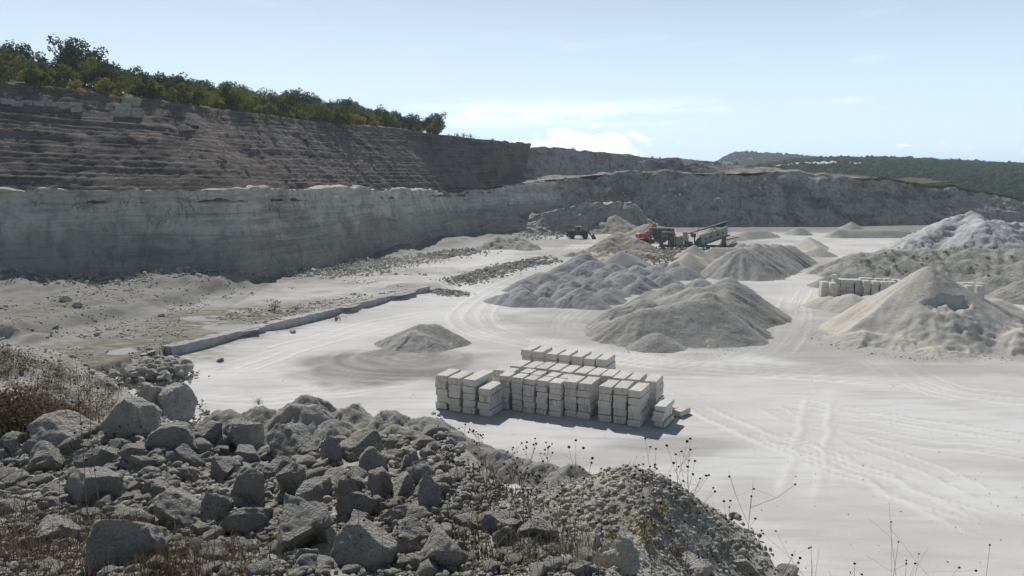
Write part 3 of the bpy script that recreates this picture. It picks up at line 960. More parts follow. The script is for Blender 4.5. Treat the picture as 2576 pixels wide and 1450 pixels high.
def bank_z(x, y):
    x = np.asarray(x, float); y = np.asarray(y, float)
    d = np.where(inside(x, y, TOE), poly_dist(x, y, TOE[:-1]), 0)
    topz = 14.5 - 0.10 * np.clip(y, 0, 60) - 0.05 * np.clip(x, 0, 10) - 0.02 * np.clip(-x - 12, 0, 30)
    w = 17.5 + 4.0 * sstep(-x, 10, 25)
    t = np.clip(d / w, 0, 1)
    prof = np.where(t < 1, t ** 1.75 * (1 + 0.0 * t), 1)
    prof = sstep(prof, 0, 1) * 0.25 + prof * 0.75
    z = topz * prof
    for mx, my, h, r in ZMOUND:
        z = z + h * np.exp(-(((x - mx) ** 2 + (y - my) ** 2) / (r * r)))
    # heap of boulders along the crest on the left
    z = z + 0.1 * np.exp(-(poly_dist(x, y, [(-16, 20), (-9, 18.5), (-4, 16), (-1, 13.5)]) / 3.0) ** 2)
    z = z + (fbm2(x * 0.16, y * 0.16, 4, 123) * 0.7 + fbm2(x * 0.9, y * 0.9, 4, 127) * 0.22) * sstep(t, 0, 0.25)
    return z - 0.25 * (t <= 0)


bx_ = axis([(-62, -30, 0.6), (-30, 22, 0.2)])
by_ = [2.2]
while by_[-1] < 68:
    by_.append(by_[-1] + 0.05 + 0.011 * by_[-1])
by_ = np.array(by_)
BX, BY = np.meshgrid(bx_, by_)
BZ = bank_z(BX, BY) + 0.06 * fbm2(BX * 3, BY * 3, 3, 7)
ins = inside(BX, BY, TOE)
V = np.stack([BX, BY, BZ], -1).reshape(-1, 3)
Fq = grid_faces(len(by_), len(bx_), ins)
V, Fq, _ = compact(V, Fq)
put('embankment', mesh_np('embankment', V, Fq, MAT['bank']), kind='structure')
#@@OBJECTS

# ================================================================== STOCKPILES
def heap_mesh(name, segs, mat, step=0.3, noise_a=0.10, gully=0.12, round_=0.6, seed=1, fn=None, pad=1.0, base=0.0, k=2.2):
    """segs: (x0,y0,h0,x1,y1,h1,slope); a smooth union of cones and ridges at the angle of repose"""
    A = np.array(segs, float)
    R = max(max(s[2], s[5]) / s[6] for s in segs) + pad
    x0 = min(A[:, 0].min(), A[:, 3].min()) - R; x1 = max(A[:, 0].max(), A[:, 3].max()) + R
    y0 = min(A[:, 1].min(), A[:, 4].min()) - R; y1 = max(A[:, 1].max(), A[:, 4].max()) + R
    xs = np.arange(x0, x1, step); ys = np.arange(y0, y1, step)
    X, Y = np.meshgrid(xs, ys)
    wx = X + 0.35 * fbm2(X * 0.35, Y * 0.35, 3, seed + 5); wy = Y + 0.35 * fbm2(X * 0.35, Y * 0.35, 3, seed + 6)
    acc = np.full(X.shape, -60.0)
    for i, (ax, ay, ah, bx, by, bh, sl) in enumerate(segs):
        if abs(ax - bx) + abs(ay - by) < 1e-6:
            d = np.hypot(wx - ax, wy - ay); t = 0 * d; L = 0
        else:
            d, t = seg_dist(wx, wy, (ax, ay), (bx, by)); L = math.hypot(bx - ax, by - ay)
        ang = np.arctan2(wy - (ay + t * (by - ay)), wx - (ax + t * (bx - ax)))
        h = ah + (bh - ah) * t - sl * (np.sqrt(d * d + round_ * round_) - round_)
        h = h + gully * fbm2(t * L * 1.3 + np.cos(ang) * 8 + 3 * i, np.sin(ang) * 8 + d * 0.10, 4, seed + i) * np.clip(d * 0.8, 0, 1)
        hi = np.maximum(acc, h); lo = np.minimum(acc, h)
        acc = hi + np.log1p(np.exp((lo - hi) * k * 2)) / (k * 2)
    Z = acc + noise_a * fbm2(X * 0.8, Y * 0.8, 4, seed + 30) + noise_a * 0.5 * fbm2(X * 2.4, Y * 2.4, 2, seed + 31)
    if fn is not None:
        Z = fn(X, Y, Z)
    # the foot fades out instead of ending in a knife edge
    Z = np.where(Z > 0, Z, np.maximum(Z * 0.6, -0.3))
    cxm, cym = (x0 + x1) / 2, (y0 + y1) / 2
    V = np.stack([X - cxm, Y - cym, Z], -1).reshape(-1, 3)
    Fq = grid_faces(len(ys), len(xs), Z > -0.12)
    V, Fq, _ = compact(V, Fq)
    return mesh_np(name, V, Fq, mat), (cxm, cym, base)


def heap(name, segs, mat, label, cat='gravel pile', group=None, **kw):
    me, loc = heap_mesh(name, segs, MAT[mat], **kw)
    return put(name, me, loc, label=label, cat=cat, group=group)


def cone(U, V, y, slope=0.72, dz=0.0):
    x, yy, z = on_y(U, V, y)
    return (x, yy, z + dz, x, yy, z + dz, slope)


def rid(a, b_, slope=0.72):
    x0, y0, z0 = on_y(*a); x1, y1, z1 = on_y(*b_)
    return (x0, y0, z0, x1, y1, z1, slope)


HG = 'large stockpiles on the quarry floor'
# broad grey heap in the middle, with tipped loads along its foot
main = [rid((1832, 703, 104), (1720, 742, 101)), rid((1720, 742, 101), (1600, 768, 101)), rid((1832, 703, 104), (1815, 785, 94.5), 0.66), cone(1845, 728, 103),
        rid((1600, 768, 101), (1530, 800, 101), 0.6), rid((1775, 752, 92.0), (1620, 778, 90.5), 0.60), rid((1620, 785, 91), (1540, 808, 93), 0.60),
        cone(1700, 712, 112), cone(1760, 700, 113), cone(1640, 732, 108), cone(1685, 722, 105), cone(1750, 722, 101), cone(1560, 772, 98), cone(1780, 735, 98), cone(1620, 752, 99)]
heap('gravel_pile', main, 'gravel', 'broad grey gravel stockpile behind the front rows of stone blocks', step=0.26, noise_a=0.13, gully=0.32, round_=0.8, seed=40, group=HG, k=1.6)
for (U, V, y, lab) in [(1650, 838, 85.5, 'low grey gravel mound tipped at the front foot of the broad stockpile'),
                       (1790, 846, 86.5, 'grey gravel mound at the right front foot of the broad stockpile'),
                       (1720, 845, 89, 'small gravel mound between the two front mounds of the broad stockpile'),
                       (1560, 820, 92.5, 'grey gravel mound at the left front corner of the broad stockpile'),
                       (1530, 808, 95.5, 'low grey gravel mound behind the left front corner mound')]:
    heap('gravel_mound', [cone(U, V, y, 0.6)], 'gravel', lab, group='mounds tipped along the broad stockpile', step=0.22, noise_a=0.10, gully=0.12, round_=1.2, seed=int(U))


# big sand pile on the right, dug into from the front
def scoop(X, Y, Z):
    px, py, pz = on_y(2337, 672, 93)
    n = fbm2(X * 0.5, Y * 0.5, 5, 5)
    xc = px - 0.9 - 0.25 * (py - 5 - Y)
    q = np.hypot(np.clip(np.abs(X - xc + n * .7) - 2.4, 0, 50), np.clip(Y - (py - 4.6) + n * .7, 0, 50))
    fl = 0.5 + 0.25 * fbm2(X * 0.6, Y * 0.6, 4, 44) + 0.56 * np.clip(Y - py + 11.5, 0, 20) + 0.35 * fbm2(X * 0.9, Y * 0.9, 3, 48)
    Z = np.where(Z > 0.1, np.minimum(Z, fl + q * 1.25 + n * 0.9), Z)
    a = np.hypot((X - px + 9.5) / 2.0, (Y - py + 9) / 2.6)
    return Z - 0.7 * np.exp(-a * a) + 0.22 * fbm2(X * 1.4, Y * 1.4, 4, 12) * (Z > 0.2) * sstep(py - 3 - Y, 0, 5)


px, py, pz = on_y(2337, 672, 93)
rp = [(px, py, pz, px, py, pz, 0.70), (px, py, pz - 0.2, px + 13, py - 1.5, 0.8, 0.70), (px, py, pz - 0.3, px - 10.5, py - 4, 1.2, 0.64),
      (px - 9.5, py - 6, 1.5, px - 7, py - 8, 1.2, 0.4), (px - 4.5, py - 11, 0.7, px - 2, py - 11, 0.7, 0.4), (px + 5.0, py - 9.2, 2.1, px + 6.2, py - 8, 2.2, 0.62), (px + 8, py - 5, 2.0, px + 11, py - 4, 1.2, 0.6)]
heap('sand_pile', rp, 'sand', 'tall beige sand pile with a dug-out hollow in its front', 'sand pile', step=0.18, noise_a=0.07, gully=0.22, round_=0.25, seed=60, fn=scoop, group=HG, k=2.4)
for U, V, y, lab in [(2090, 745, 112, 'low beige sand mound left of the tall sand pile'), (2140, 740, 110, 'small pointed sand mound before the right block row'),
                     (2190, 742, 110, 'low sand mound touching the left flank of the tall sand pile'), (2500, 750, 104, 'rounded sand mound behind the right flank of the tall sand pile')]:
    heap('sand_mound', [cone(U, V, y, 0.55)], 'sand', lab, 'sand mound', group='small sand mounds', step=0.25, round_=1.0, seed=int(U))

heap('gravel_pile', [rid((1865, 624, 148), (1985, 617, 172), 0.66), rid((1985, 617, 172), (2020, 640, 178), 0.66), cone(1895, 612, 155), cone(1922, 613, 160), cone(1948, 614, 166)], 'gravel',
     'long ridged gravel stockpile with deep rain gullies on its right flank', step=0.35, noise_a=0.12, gully=0.75, round_=0.5, seed=70, group=HG)
heap('gravel_pile', [cone(1733, 637, 152, 0.66), rid((1733, 639, 152), (1800, 655, 160), 0.66)], 'sand', 'smooth beige gravel cone left of the gullied stockpile', step=0.35, noise_a=0.05, gully=0.08, round_=0.3, seed=73, group=HG)
heap('gravel_pile', [cone(1745, 616, 176, 0.68)], 'sand', 'pointed cone of fine sand just in front of the crusher', step=0.35, noise_a=0.04, gully=0.05, round_=0.15, seed=74, group=HG)
heap('gravel_pile', [cone(1564, 633, 158, 0.62), rid((1564, 636, 158), (1590, 640, 162), 0.62)], 'fine', 'blue-grey gravel cone behind the field of small heaps', step=0.3, noise_a=0.06, gully=0.06, round_=0.5, seed=75, group=HG)
heap('rock_pile', [cone(1557, 583, 200, 0.66), rid((1557, 586, 200), (1530, 600, 196), 0.6), rid((1560, 590, 200), (1600, 600, 196), 0.6), rid((1585, 628, 183), (1660, 640, 180), 0.5)], 'tan',
     'tan crushed rock pile between the loader and the crusher', 'rock pile', step=0.35, noise_a=0.35, gully=0.4, round_=0.8, seed=76, group=HG)
for U, V, y, lab in [(1438, 634, 184, 'small tan rock heap at the dirt track, leftmost of four'), (1468, 630, 186, 'second small tan rock heap from the dirt track'),
                     (1492, 640, 181, 'third small tan rock heap from the dirt track'), (1515, 634, 184, 'small tan rock heap nearest the tan crushed rock pile')]:
    heap('rock_heap', [cone(U, V, y, 0.6)], 'tan', lab, 'rock heap', group='small tan heaps by the track', step=0.3, noise_a=0.2, gully=0.3, round_=0.6, seed=int(U))
heap('gravel_pile', [rid((1875, 583, 236), (1925, 580, 240), 0.55), rid((1925, 580, 240), (1960, 594, 242), 0.55), rid((1875, 583, 236), (1840, 594, 228), 0.55)], 'gravel', 'wide grey gravel pile behind the conveyor end of the crusher', step=0.6, noise_a=0.15, round_=0.7, seed=77, group=HG)
heap('gravel_pile', [cone(1836, 600, 205, 0.62), rid((1836, 604, 205), (1870, 612, 196), 0.6), rid((1800, 622, 182), (1870, 622, 180), 0.5)], 'gravel', 'grey gravel pile under the end of the low conveyor', step=0.45, noise_a=0.12, round_=0.4, seed=78, group=HG)
heap('gravel_pile', [cone(2010, 570, 250, 0.62)], 'gravel', 'dark gravel cone on the white strip beyond the crusher', step=0.6, noise_a=0.15, round_=0.4, seed=79, group=HG)
heap('gravel_pile', [cone(2035, 597, 205, 0.6), rid((2035, 600, 205), (2060, 622, 196), 0.5)], 'sand', 'grey-beige gravel cone behind the gullied stockpile', step=0.45, noise_a=0.10, round_=0.4, seed=80, group=HG)
heap('gravel_mound', [cone(2060, 626, 184, 0.5)], 'gravel', 'low rounded mound in front of the grey-beige gravel cone', group=HG, step=0.4, round_=1.0, seed=81)
heap('gravel_pile', [rid((2110, 578, 240), (2300, 577, 252), 0.62), rid((2110, 578, 240), (2300, 580, 240), 0.62)], 'gravel', 'long flat-topped gravel stockpile at the far right of the floor', step=0.6, noise_a=0.12, gully=0.2, round_=0.5, seed=82, group=HG)
heap('gravel_mound', [cone(2142, 558, 262, 0.6)], 'gravel', 'small gravel cone standing behind the flat-topped stockpile', group=HG, step=0.5, round_=0.3, seed=83)


def chalkfn(X, Y, Z):
    n = np.abs(fbm2(X * 0.40, Y * 0.40, 5, 14))
    return Z + (0.45 - 1.5 * n) * sstep(Z, 0.5, 3)


heap('chalk_pile', [rid((2395, 548, 190), (2445, 538, 192), 0.62), rid((2445, 538, 192), (2520, 560, 190), 0.62), rid((2445, 538, 192), (2480, 565, 176), 0.62), rid((2520, 560, 190), (2640, 572, 190), 0.6), rid((2395, 552, 190), (2310, 605, 180), 0.5)], 'chalk',
     'high pile of white chalky fines at the far right edge', 'chalk pile', step=0.45, noise_a=0.35, gully=0.6, round_=0.5, seed=84, fn=chalkfn, group=HG)

# scrub-dotted spoil bank behind the right block row
def bermfn(X, Y, Z):
    return Z + 0.3 * fbm2(X * 0.5, Y * 0.5, 5, 4) * (Z > 0.3)


bm_seg = [rid((2160, 640, 150), (2240, 632, 150), 0.5), rid((2240, 632, 150), (2420, 626, 148), 0.5), rid((2420, 626, 148), (2640, 628, 142), 0.5), rid((2160, 640, 150), (2095, 690, 146), 0.5)]
heap('spoil_bank', bm_seg, 'spoil', 'long grey spoil bank dotted with scrub behind the right block row', 'spoil bank', step=0.4, noise_a=0.4, gully=0.5, round_=1.2, seed=85, fn=bermfn, group=HG)
heap('spoil_heap', [cone(2085, 695, 133, 0.62)], 'spoil', 'grey spoil cone at the left end of the right block row', 'spoil heap', group=HG, step=0.35, noise_a=0.2, round_=0.6, seed=86)
for U, V, y, lab in [(2500, 690, 124, 'dark grey spoil heap at the right end of the right block row'), (2575, 705, 118, 'grey spoil heap cut by the right picture edge')]:
    heap('spoil_heap', [cone(U, V, y, 0.66)], 'spoil', lab, 'spoil heap', group=HG, step=0.4, noise_a=0.3, round_=1.0, seed=int(U))
heap('spoil_heap', [cone(1545, 542, 262, 0.6), rid((1545, 545, 262), (1490, 570, 256), 0.5), rid((1545, 548, 262), (1600, 575, 258), 0.4)], 'tan', 'pale broken spoil heap against the far face above the loader', 'spoil heap', group=HG, step=0.5, noise_a=0.5, gully=0.5, round_=0.7, seed=88)
heap('spoil_heap', [cone(1630, 562, 250, 0.55)], 'tan', 'small pale spoil heap behind the red excavator', 'spoil heap', group=HG, step=0.5, noise_a=0.4, round_=0.9, seed=89)
heap('spoil_heap', [rid((1250, 597, 205), (1300, 597, 205), 0.6), rid((1300, 597, 205), (1330, 615, 200), 0.5), rid((1250, 597, 205), (1205, 622, 200), 0.5)], 'spoil', 'grey spoil heap at the foot of the face near the middle', 'spoil heap', group=HG, step=0.4, noise_a=0.45, gully=0.5, round_=0.8, seed=90)
heap('gravel_pile', [rid((1055, 818, 87), (1095, 817, 88), 0.68), rid((1055, 820, 87), (985, 845, 86.5), 0.6), rid((1095, 818, 88), (1135, 835, 87), 0.68), rid((1040, 835, 85.5), (1075, 845, 84.5), 0.6)], 'gravel', 'isolated dug-over gravel pile left of the main block stacks', step=0.16, noise_a=0.07, gully=0.28, round_=0.35, seed=91, group=HG)

# field of small tipped heaps: rows counted from the front
q0, q1, q2, q3 = [np.array(on_z(*p)) for p in ((1262, 758), (1500, 772), (1735, 690), (1452, 668))]
protos = []
for k in range(6):
    hgt = 1.75 + 0.1 * k
    me, _ = heap_mesh('gravel_heap', [(0, 0, hgt, 1.1 * math.cos(2 * k), 1.1 * math.sin(2 * k), hgt * (0.7 + .05 * k), 0.64)], MAT['fine'], step=0.18, noise_a=0.13, gully=0.12, round_=0.75, seed=120 + 7 * k)
    protos.append(me)
NR = 9
hr = random.Random(4)
for r in range(NR):
    a = q0 + (q3 - q0) * (r / (NR - 1)); b_ = q1 + (q2 - q1) * (r / (NR - 1))
    n = 5 if r < 3 else 6
    for c in range(n):
        p = a + (b_ - a) * ((c + 0.15 + 0.3 * (r % 2)) / (n - 0.4))
        x, y = p[0] + hr.uniform(-.6, .6), p[1] + hr.uniform(-.6, .6)
        s = hr.uniform(0.68, 1.15)
        put('gravel_heap', hr.choice(protos), (x, y, 0), (0, 0, hr.uniform(0, 6.28)), (s, s, s * hr.uniform(0.85, 1.15)),
            label=f'small rounded grey gravel heap, {ORD[c]} from left in {ORD[r]} row from the front', cat='gravel heap', group='field of small tipped gravel heaps')

# earth mounds tipped along the foot of the bank
SP = [(770, 995, 61, 1.5), (650, 1025, 57, 1.4), (745, 1018, 54.5, 2.3), (880, 1022, 57, 1.7), (975, 1035, 54.5, 1.5), (840, 1058, 51, 1.5), (1000, 1068, 50.5, 1.5), (1068, 1046, 52.5, 1.6),
      (920, 1080, 49.5, 1.3), (1120, 1078, 48.5, 1.6), (1060, 1105, 47, 1.4), (1180, 1108, 47, 1.5), (560, 1035, 58, 1.4), (1235, 1128, 45.5, 1.2), (1130, 1140, 45.5, 1.4), (1300, 1150, 0, 1.0), (1365, 1165, 0, 1.0), (1430, 1180, 0, 1.1)]
SPL = ['grey earth mound farthest out on the white floor', 'grey earth mound with a green tuft on its left shoulder', 'largest grey earth mound at the foot of the bank', 'grey earth mound right of the largest one, facing the floor',
       'grey earth mound under the leftmost block stacks', 'low earth mound below the largest one', 'earth mound with yellow weeds on its left side', 'earth mound nearest the leftmost block stack',
       'small earth mound in the middle of the group', 'earth mound at the right edge of the group beside the white floor', 'low earth mound behind the round pale boulder', 'right earth mound below the block shadow',
       'leftmost grey earth mound beside the tan boulder', 'last low earth mound at the right end of the group', 'low earth mound among the dry weed stalks', 'flat earth mound right of the last one, toward the near mound', 'flat earth mound in the middle below the block shadow', 'flat earth mound touching the near right mound']
for (U, V, y, h), lab in zip(SP, SPL):
    z = h
    x, yy = on_z(U, V, z)
    heap('earth_mound', [(x, yy, z, x + 0.4, yy, z * 0.95, 0.85), (x - .5, yy + .5, z * .6, x + .6, yy - .6, z * .55, 0.8)], 'spoil', lab, 'earth mound', group='earth mounds tipped along the bank', step=0.15, noise_a=0.30, gully=0.35, round_=0.5, seed=int(U), fn=lambda X, Y, Z: Z + 0.10 * fbm2(X * 3.2, Y * 3.2, 3, 9) * (Z > .1))

# ================================================================== ROCKS
def rock_mesh(name, seed, mat, sub=4, cuts=9, rough=0.16, flat=0.0):
    bm = bmesh.new(); bmesh.ops.create_icosphere(bm, subdivisions=sub, radius=1.0)
    V = np.array([v.co for v in bm.verts]); Fc = np.array([[v.index for v in f.verts] for f in bm.faces]); bm.free()
    r = np.random.default_rng(seed)
    for k in range(cuts):
        n = r.normal(size=3); n /= np.linalg.norm(n)
        d = r.uniform(0.45, 0.8)
        e = V @ n - d
        V = V - np.outer(np.where(e > 0, e * 0.99, 0), n)
    V = V + (V / (np.linalg.norm(V, axis=1, keepdims=True) + 1e-6)) * (rough * fbm3(V * 1.7, 5, seed, 0.55))[:, None]
    V = V * (1 + 0.055 * fbm3(V * 5.5, 4, seed + 3, 0.6) - 0.05 * np.abs(fbm3(V * 3.0, 3, seed + 4)))[:, None]
    lay = fbm3(V * np.array((1.5, 1.5, 7.0)), 3, seed + 9) * 0.05
    V = V + V * lay[:, None]
    V -= (V.max(0) + V.min(0)) / 2
    V /= (V.max(0) - V.min(0)) / 2
    return mesh_np(name, V, Fc, MAT[mat], sub < 3 and False or True)


_hx = np.arange(-66, 30, 0.15); _hy = np.arange(0, 78, 0.15)
_HB = np.maximum(bank_z(*np.meshgrid(_hx, _hy)), 0.0)


def bank_look(X, Y):
    i = np.clip((X + 66) / 0.15, 0, len(_hx) - 2); j = np.clip(Y / 0.15, 0, len(_hy) - 2)
    i0 = i.astype(int); j0 = j.astype(int); f = i - i0; g = j - j0
    return (_HB[j0, i0] * (1 - f) + _HB[j0, i0 + 1] * f) * (1 - g) + (_HB[j0 + 1, i0] * (1 - f) + _HB[j0 + 1, i0 + 1] * f) * g


_T = np.concatenate([np.arange(3, 25, 0.05), np.arange(25, 75, 0.12)])


def hit_bank(U, V):
    d = ray(U, V)
    X, Y, Z = d[0] * _T, d[1] * _T, EYE + d[2] * _T
    k = np.argmax(Z < bank_look(X, Y))
    return X[k], Y[k], Z[k], _T[k]


BP = [rock_mesh('boulder', 500 + 7 * k, 'boulder', 5, 10 + k % 5, 0.14 + 0.02 * (k % 3)) for k in range(9)]
BW = [rock_mesh('boulder', 700 + 7 * k, 'pale', 5, 11, 0.18) for k in range(5)]
SMB = [rock_mesh('stone', 800 + 5 * k, 'boulder', 3, 11, 0.16) for k in range(6)]
SMW = [rock_mesh('stone', 860 + 5 * k, 'pale', 3, 11, 0.16) for k in range(6)]
HERO = [
    (140, 1097, 157, 105, 0, 'huge rounded grey boulder at the upper left of the boulder heap'),
    (325, 1062, 118, 142, 0, 'tall pointed grey boulder with a shaded blue face, upper left of the heap'),
    (436, 1022, 84, 108, 0, 'squarish boulder with a tan sunlit side at the top of the heap'),
    (374, 1006, 60, 84, 0, 'upright grey boulder wedged behind the tall pointed boulder'),
    (422, 1107, 115, 74, 0, 'flat-topped rough boulder right of the tall pointed boulder'),
    (600, 1100, 102, 90, 0, 'smooth upright grey boulder on the crest of the heap left of centre'),
    (520, 1097, 72, 60, 0, 'rough lumpy boulder left of the smooth upright crest boulder'),
    (447, 1153, 76, 56, 0, 'dark shaded boulder under the flat-topped rough boulder'),
    (356, 1170, 58, 58, 0, 'squat pale-topped boulder below the tall pointed boulder'),
    (234, 1163, 98, 66, 0, 'ribbed boulder below the huge rounded boulder'),
    (98, 1163, 92, 90, 0, 'dark boulder in the shadow of the huge rounded boulder'),
    (227, 1236, 148, 112, 0, 'long sloping slab boulder in the left part of the heap'),
    (555, 1187, 66, 58, 0, 'roundish boulder below the smooth upright crest boulder'),
    (471, 1197, 44, 44, 0, 'small round boulder in the middle of the left heap'),
    (622, 1236, 94, 120, 0, 'tall dark boulder in the centre of the heap'),
    (450, 1296, 128, 112, 0, 'large jagged boulder low in the heap, left of centre'),
    (531, 1281, 92, 76, 0, 'rough boulder right of the large jagged low boulder'),
    (297, 1392, 180, 160, 0, 'huge ribbed boulder at the bottom left of the picture'),
    (325, 1311, 96, 54, 0, 'smooth arched slab above the huge ribbed boulder'),
    (122, 1345, 110, 76, 0, 'lit boulder near the bottom left corner among dry brush'),
    (611, 1322, 120, 76, 0, 'broad low boulder left of the great rounded boulder'),
    (524, 1404, 76, 48, 0, 'pale-topped stone at the bottom edge among brush'),
    (28, 1120, 62, 56, 0, 'boulder at the left picture edge beside the huge rounded boulder'),
    (384, 1242, 92, 52, 0, 'dark flat boulder in the hollow of the left heap'),
    (723, 1128, 120, 96, 0, 'dark rough boulder on the crest near the earth mounds'),
    (831, 1144, 56, 84, 0, 'brown-grey boulder leaning against the wide wedge boulder'),
    (901, 1128, 112, 84, 0, 'wide wedge-shaped boulder on the crest before the earth mounds'),
    (933, 1172, 84, 96, 0, 'tall pale boulder at the right crest of the heap'),
    (996, 1149, 56, 36, 0, 'flat white-topped stone bridging two boulders at the right crest'),
    (1027, 1168, 50, 50, 0, 'rough knobbly boulder right of the flat white-topped stone'),
    (950, 1228, 60, 82, 1, 'smooth egg-shaped upright boulder near the right end of the heap'),
    (1017, 1228, 76, 68, 1, 'pale triangular boulder right of the egg-shaped boulder'),
    (1055, 1204, 70, 76, 0, 'rough boulder at the right end of the heap above the triangular one'),
    (734, 1218, 78, 94, 0, 'pyramid-shaped dark boulder in the middle of the heap'),
    (873, 1242, 84, 72, 0, 'rounded pitted boulder left of the egg-shaped boulder'),
    (790, 1249, 94, 76, 0, 'leaning slab boulder below the pyramid-shaped boulder'),
    (838, 1211, 92, 50, 0, 'long low boulder below the wide wedge-shaped boulder'),
    (692, 1183, 74, 52, 0, 'twisted low boulder left of the pyramid-shaped boulder'),
    (894, 1281, 94, 84, 0, 'cluster-like knobbly boulder above the pale rubble'),
    (748, 1347, 156, 154, 0, 'great rounded boulder in the bottom centre-left foreground'),
    (824, 1371, 70, 90, 1, 'pale upright wedge stone right of the great rounded boulder'),
    (762, 1413, 88, 60, 1, 'white pitted stone below the great rounded boulder'),
    (915, 1392, 150, 125, 1, 'large white pitted boulder at the bottom centre'),
    (1041, 1361, 112, 98, 1, 'white knobbly boulder left of the bright cleft boulder'),
    (1107, 1396, 130, 128, 1, 'bright white cleft boulder with a shaded right side at the bottom'),
    (1079, 1253, 56, 110, 0, 'tall narrow slab closing the right end of the heap'),
    (1006, 1302, 94, 52, 1, 'broad pale slab below the triangular boulder'),
    (1244, 1320, 58, 54, 1, 'white stone standing among small rubble right of the bright cleft boulder'),
    (1174, 1315, 76, 40, 1, 'low pale stone above the bright cleft boulder'),
    (1354, 1336, 110, 58, 1, 'flat tan-stained slab among dry stalks at the bottom'),
    (1281, 1333, 66, 46, 1, 'grey-white stone left of the flat tan-stained slab'),
    (1565, 1406, 112, 88, 1, 'large pale boulder at the bottom edge below the yellow-green tuft'),
    (1756, 1433, 82, 50, 1, 'smooth white boulder on the bottom edge, right of centre'),
    (1483, 1378, 66, 60, 1, 'rough white stone left of the large pale bottom boulder'),
    (1984, 1444, 54, 42, 1, 'white stone at the bottom right end of the bank'),
    (1879, 1430, 56, 36, 1, 'low white stone second from the right end of the bank'),
    (999, 1270, 42, 38, 1, 'small pale pointed stone between the triangular boulder and the slab'),
]
br = random.Random(8)
PLACED = []
for i, (U, V, w, h, pale, lab) in enumerate(HERO):
    x, y, z, t = hit_bank(U, V + h * 0.28)
    rng_ = math.hypot(x, y)
    m2 = t / F / PX * PX            # metres per 1024-px
    W = w * PX * t / F; Hh = h * PX * t / F
    me = (BW if pale else BP)[i % (5 if pale else 9)]
    sz = Hh * 0.62
    o = put('boulder', me, (x, y + W * 0.25, z + Hh * 0.18), (br.uniform(-.25, .25), br.uniform(-.25, .25), br.uniform(0, 6.28)), (W * 0.54, W * 0.52, sz),
            label=lab, cat='boulder', group='boulders on the foreground bank')
    PLACED.append((x, y + W * 0.25, W * 0.5))
# filler stones between them, lying on the bank
fill = []
tries = 0
while len(fill) < 290 and tries < 40000:
    tries += 1
    if br.random() < 0.62:
        U, V = br.uniform(0, 1150), br.uniform(1080, 1450)
    else:
        U, V = br.uniform(1050, 2020), br.uniform(1290, 1450)
        if V < 1300 + max(0, (U - 1300)) * 0.18: continue
    s = br.choice((24, 30, 36, 44, 54, 66))
    x, y, z, t = hit_bank(U, V)
    if t > 34 or z < 6: continue
    R = s * PX * t / F * 0.5
    if any((x - a) ** 2 + (y - b_) ** 2 < (R * 0.45 + c * 0.58) ** 2 for a, b_, c in PLACED): continue
    PLACED.append((x, y, R)); fill.append((x, y, z, R, U))
import re
SHORT = [re.split(r' (?:with|at|on|of|left|right|below|under|in|near|behind|leaning|among|low|standing|closing|bridging|wedged|beside|above|second|before) |,', h[5])[0] for h in HERO]
SHORT = [' '.join(q.split()[:6]) for q in SHORT]
fill.sort(key=lambda f: -f[3])
rank = {}
for x, y, z, R, U in fill:
    pale = U > 700 and br.random() < 0.75 or br.random() < 0.15
    near = min(range(len(HERO)), key=lambda i: (PLACED[i][0] - x) ** 2 + (PLACED[i][1] - y) ** 2)
    tone = 'pale' if pale else 'grey'
    k = rank[(SHORT[near], tone)] = rank.get((SHORT[near], tone), -1) + 1
    put('stone', br.choice(SMW if pale else SMB), (x, y, z + R * 0.25), (br.uniform(-.5, .5), br.uniform(-.5, .5), br.uniform(0, 6.28)), (R * br.uniform(.9, 1.25), R * br.uniform(.8, 1.1), R * br.uniform(.6, .95)),
        label=('largest' if k == 0 else ORD[k] + ' largest') + f' {tone} stone by the {SHORT[near]}', cat='stone', group='loose stones between the foreground boulders')


def rubble(name, pts, rad, mat, label, seed, low=False, cat='rubble'):
    r = np.random.default_rng(seed)
    n = len(pts)
    bv, bf = (ICO1_V, ICO1_F) if low else (ICO_V, ICO_F)
    prot = []
    for k in range(14):
        V = bv.copy()
        for c in range(6):
            nn = r.normal(size=3); nn /= np.linalg.norm(nn); e = V @ nn - r.uniform(.4, .75)
            V = V - np.outer(np.where(e > 0, e, 0), nn)
        prot.append(V * (1 + r.uniform(-.10, .10, (len(V), 1))))
    Vs = []
    for (x, y, z), R in zip(pts, rad):
        V = prot[r.integers(14)] * (R * r.uniform(.7, 1.25, 3)) * np.array((1, 1, .8))
        a, b_ = r.uniform(0, 6.28), r.uniform(-.6, .6)
        ca, sa, cb, sb = math.cos(a), math.sin(a), math.cos(b_), math.sin(b_)
        M = np.array([[ca, -sa, 0], [sa, ca, 0], [0, 0, 1]]) @ np.array([[1, 0, 0], [0, cb, -sb], [0, sb, cb]])
        Vs.append(V @ M.T + np.array((x, y, z)))
    Fc = (bf[None] + (np.arange(n) * len(bv))[:, None, None]).reshape(-1, 3)
    return put(name, mesh_np(name, np.concatenate(Vs), Fc, MAT[mat], False), label=label, cat=cat, kind='stuff')


# broken rock packed between the boulders
pr = np.random.default_rng(78)
pts, rad = [], []
while len(pts) < 1500:
    U, V = pr.uniform(-20, 1180), pr.uniform(1090, 1460)
    if U < 330 and V < 1110: continue
    x, y, z, t = hit_bank(U, V)
    if t > 28 or z < 6: continue
    pts.append((x, y, z + 0.05)); rad.append(pr.uniform(6, 19) * PX * t / F)
rubble('broken_rock', pts, rad, 'boulder', 'broken grey rock packed between the foreground boulders', 8, False)
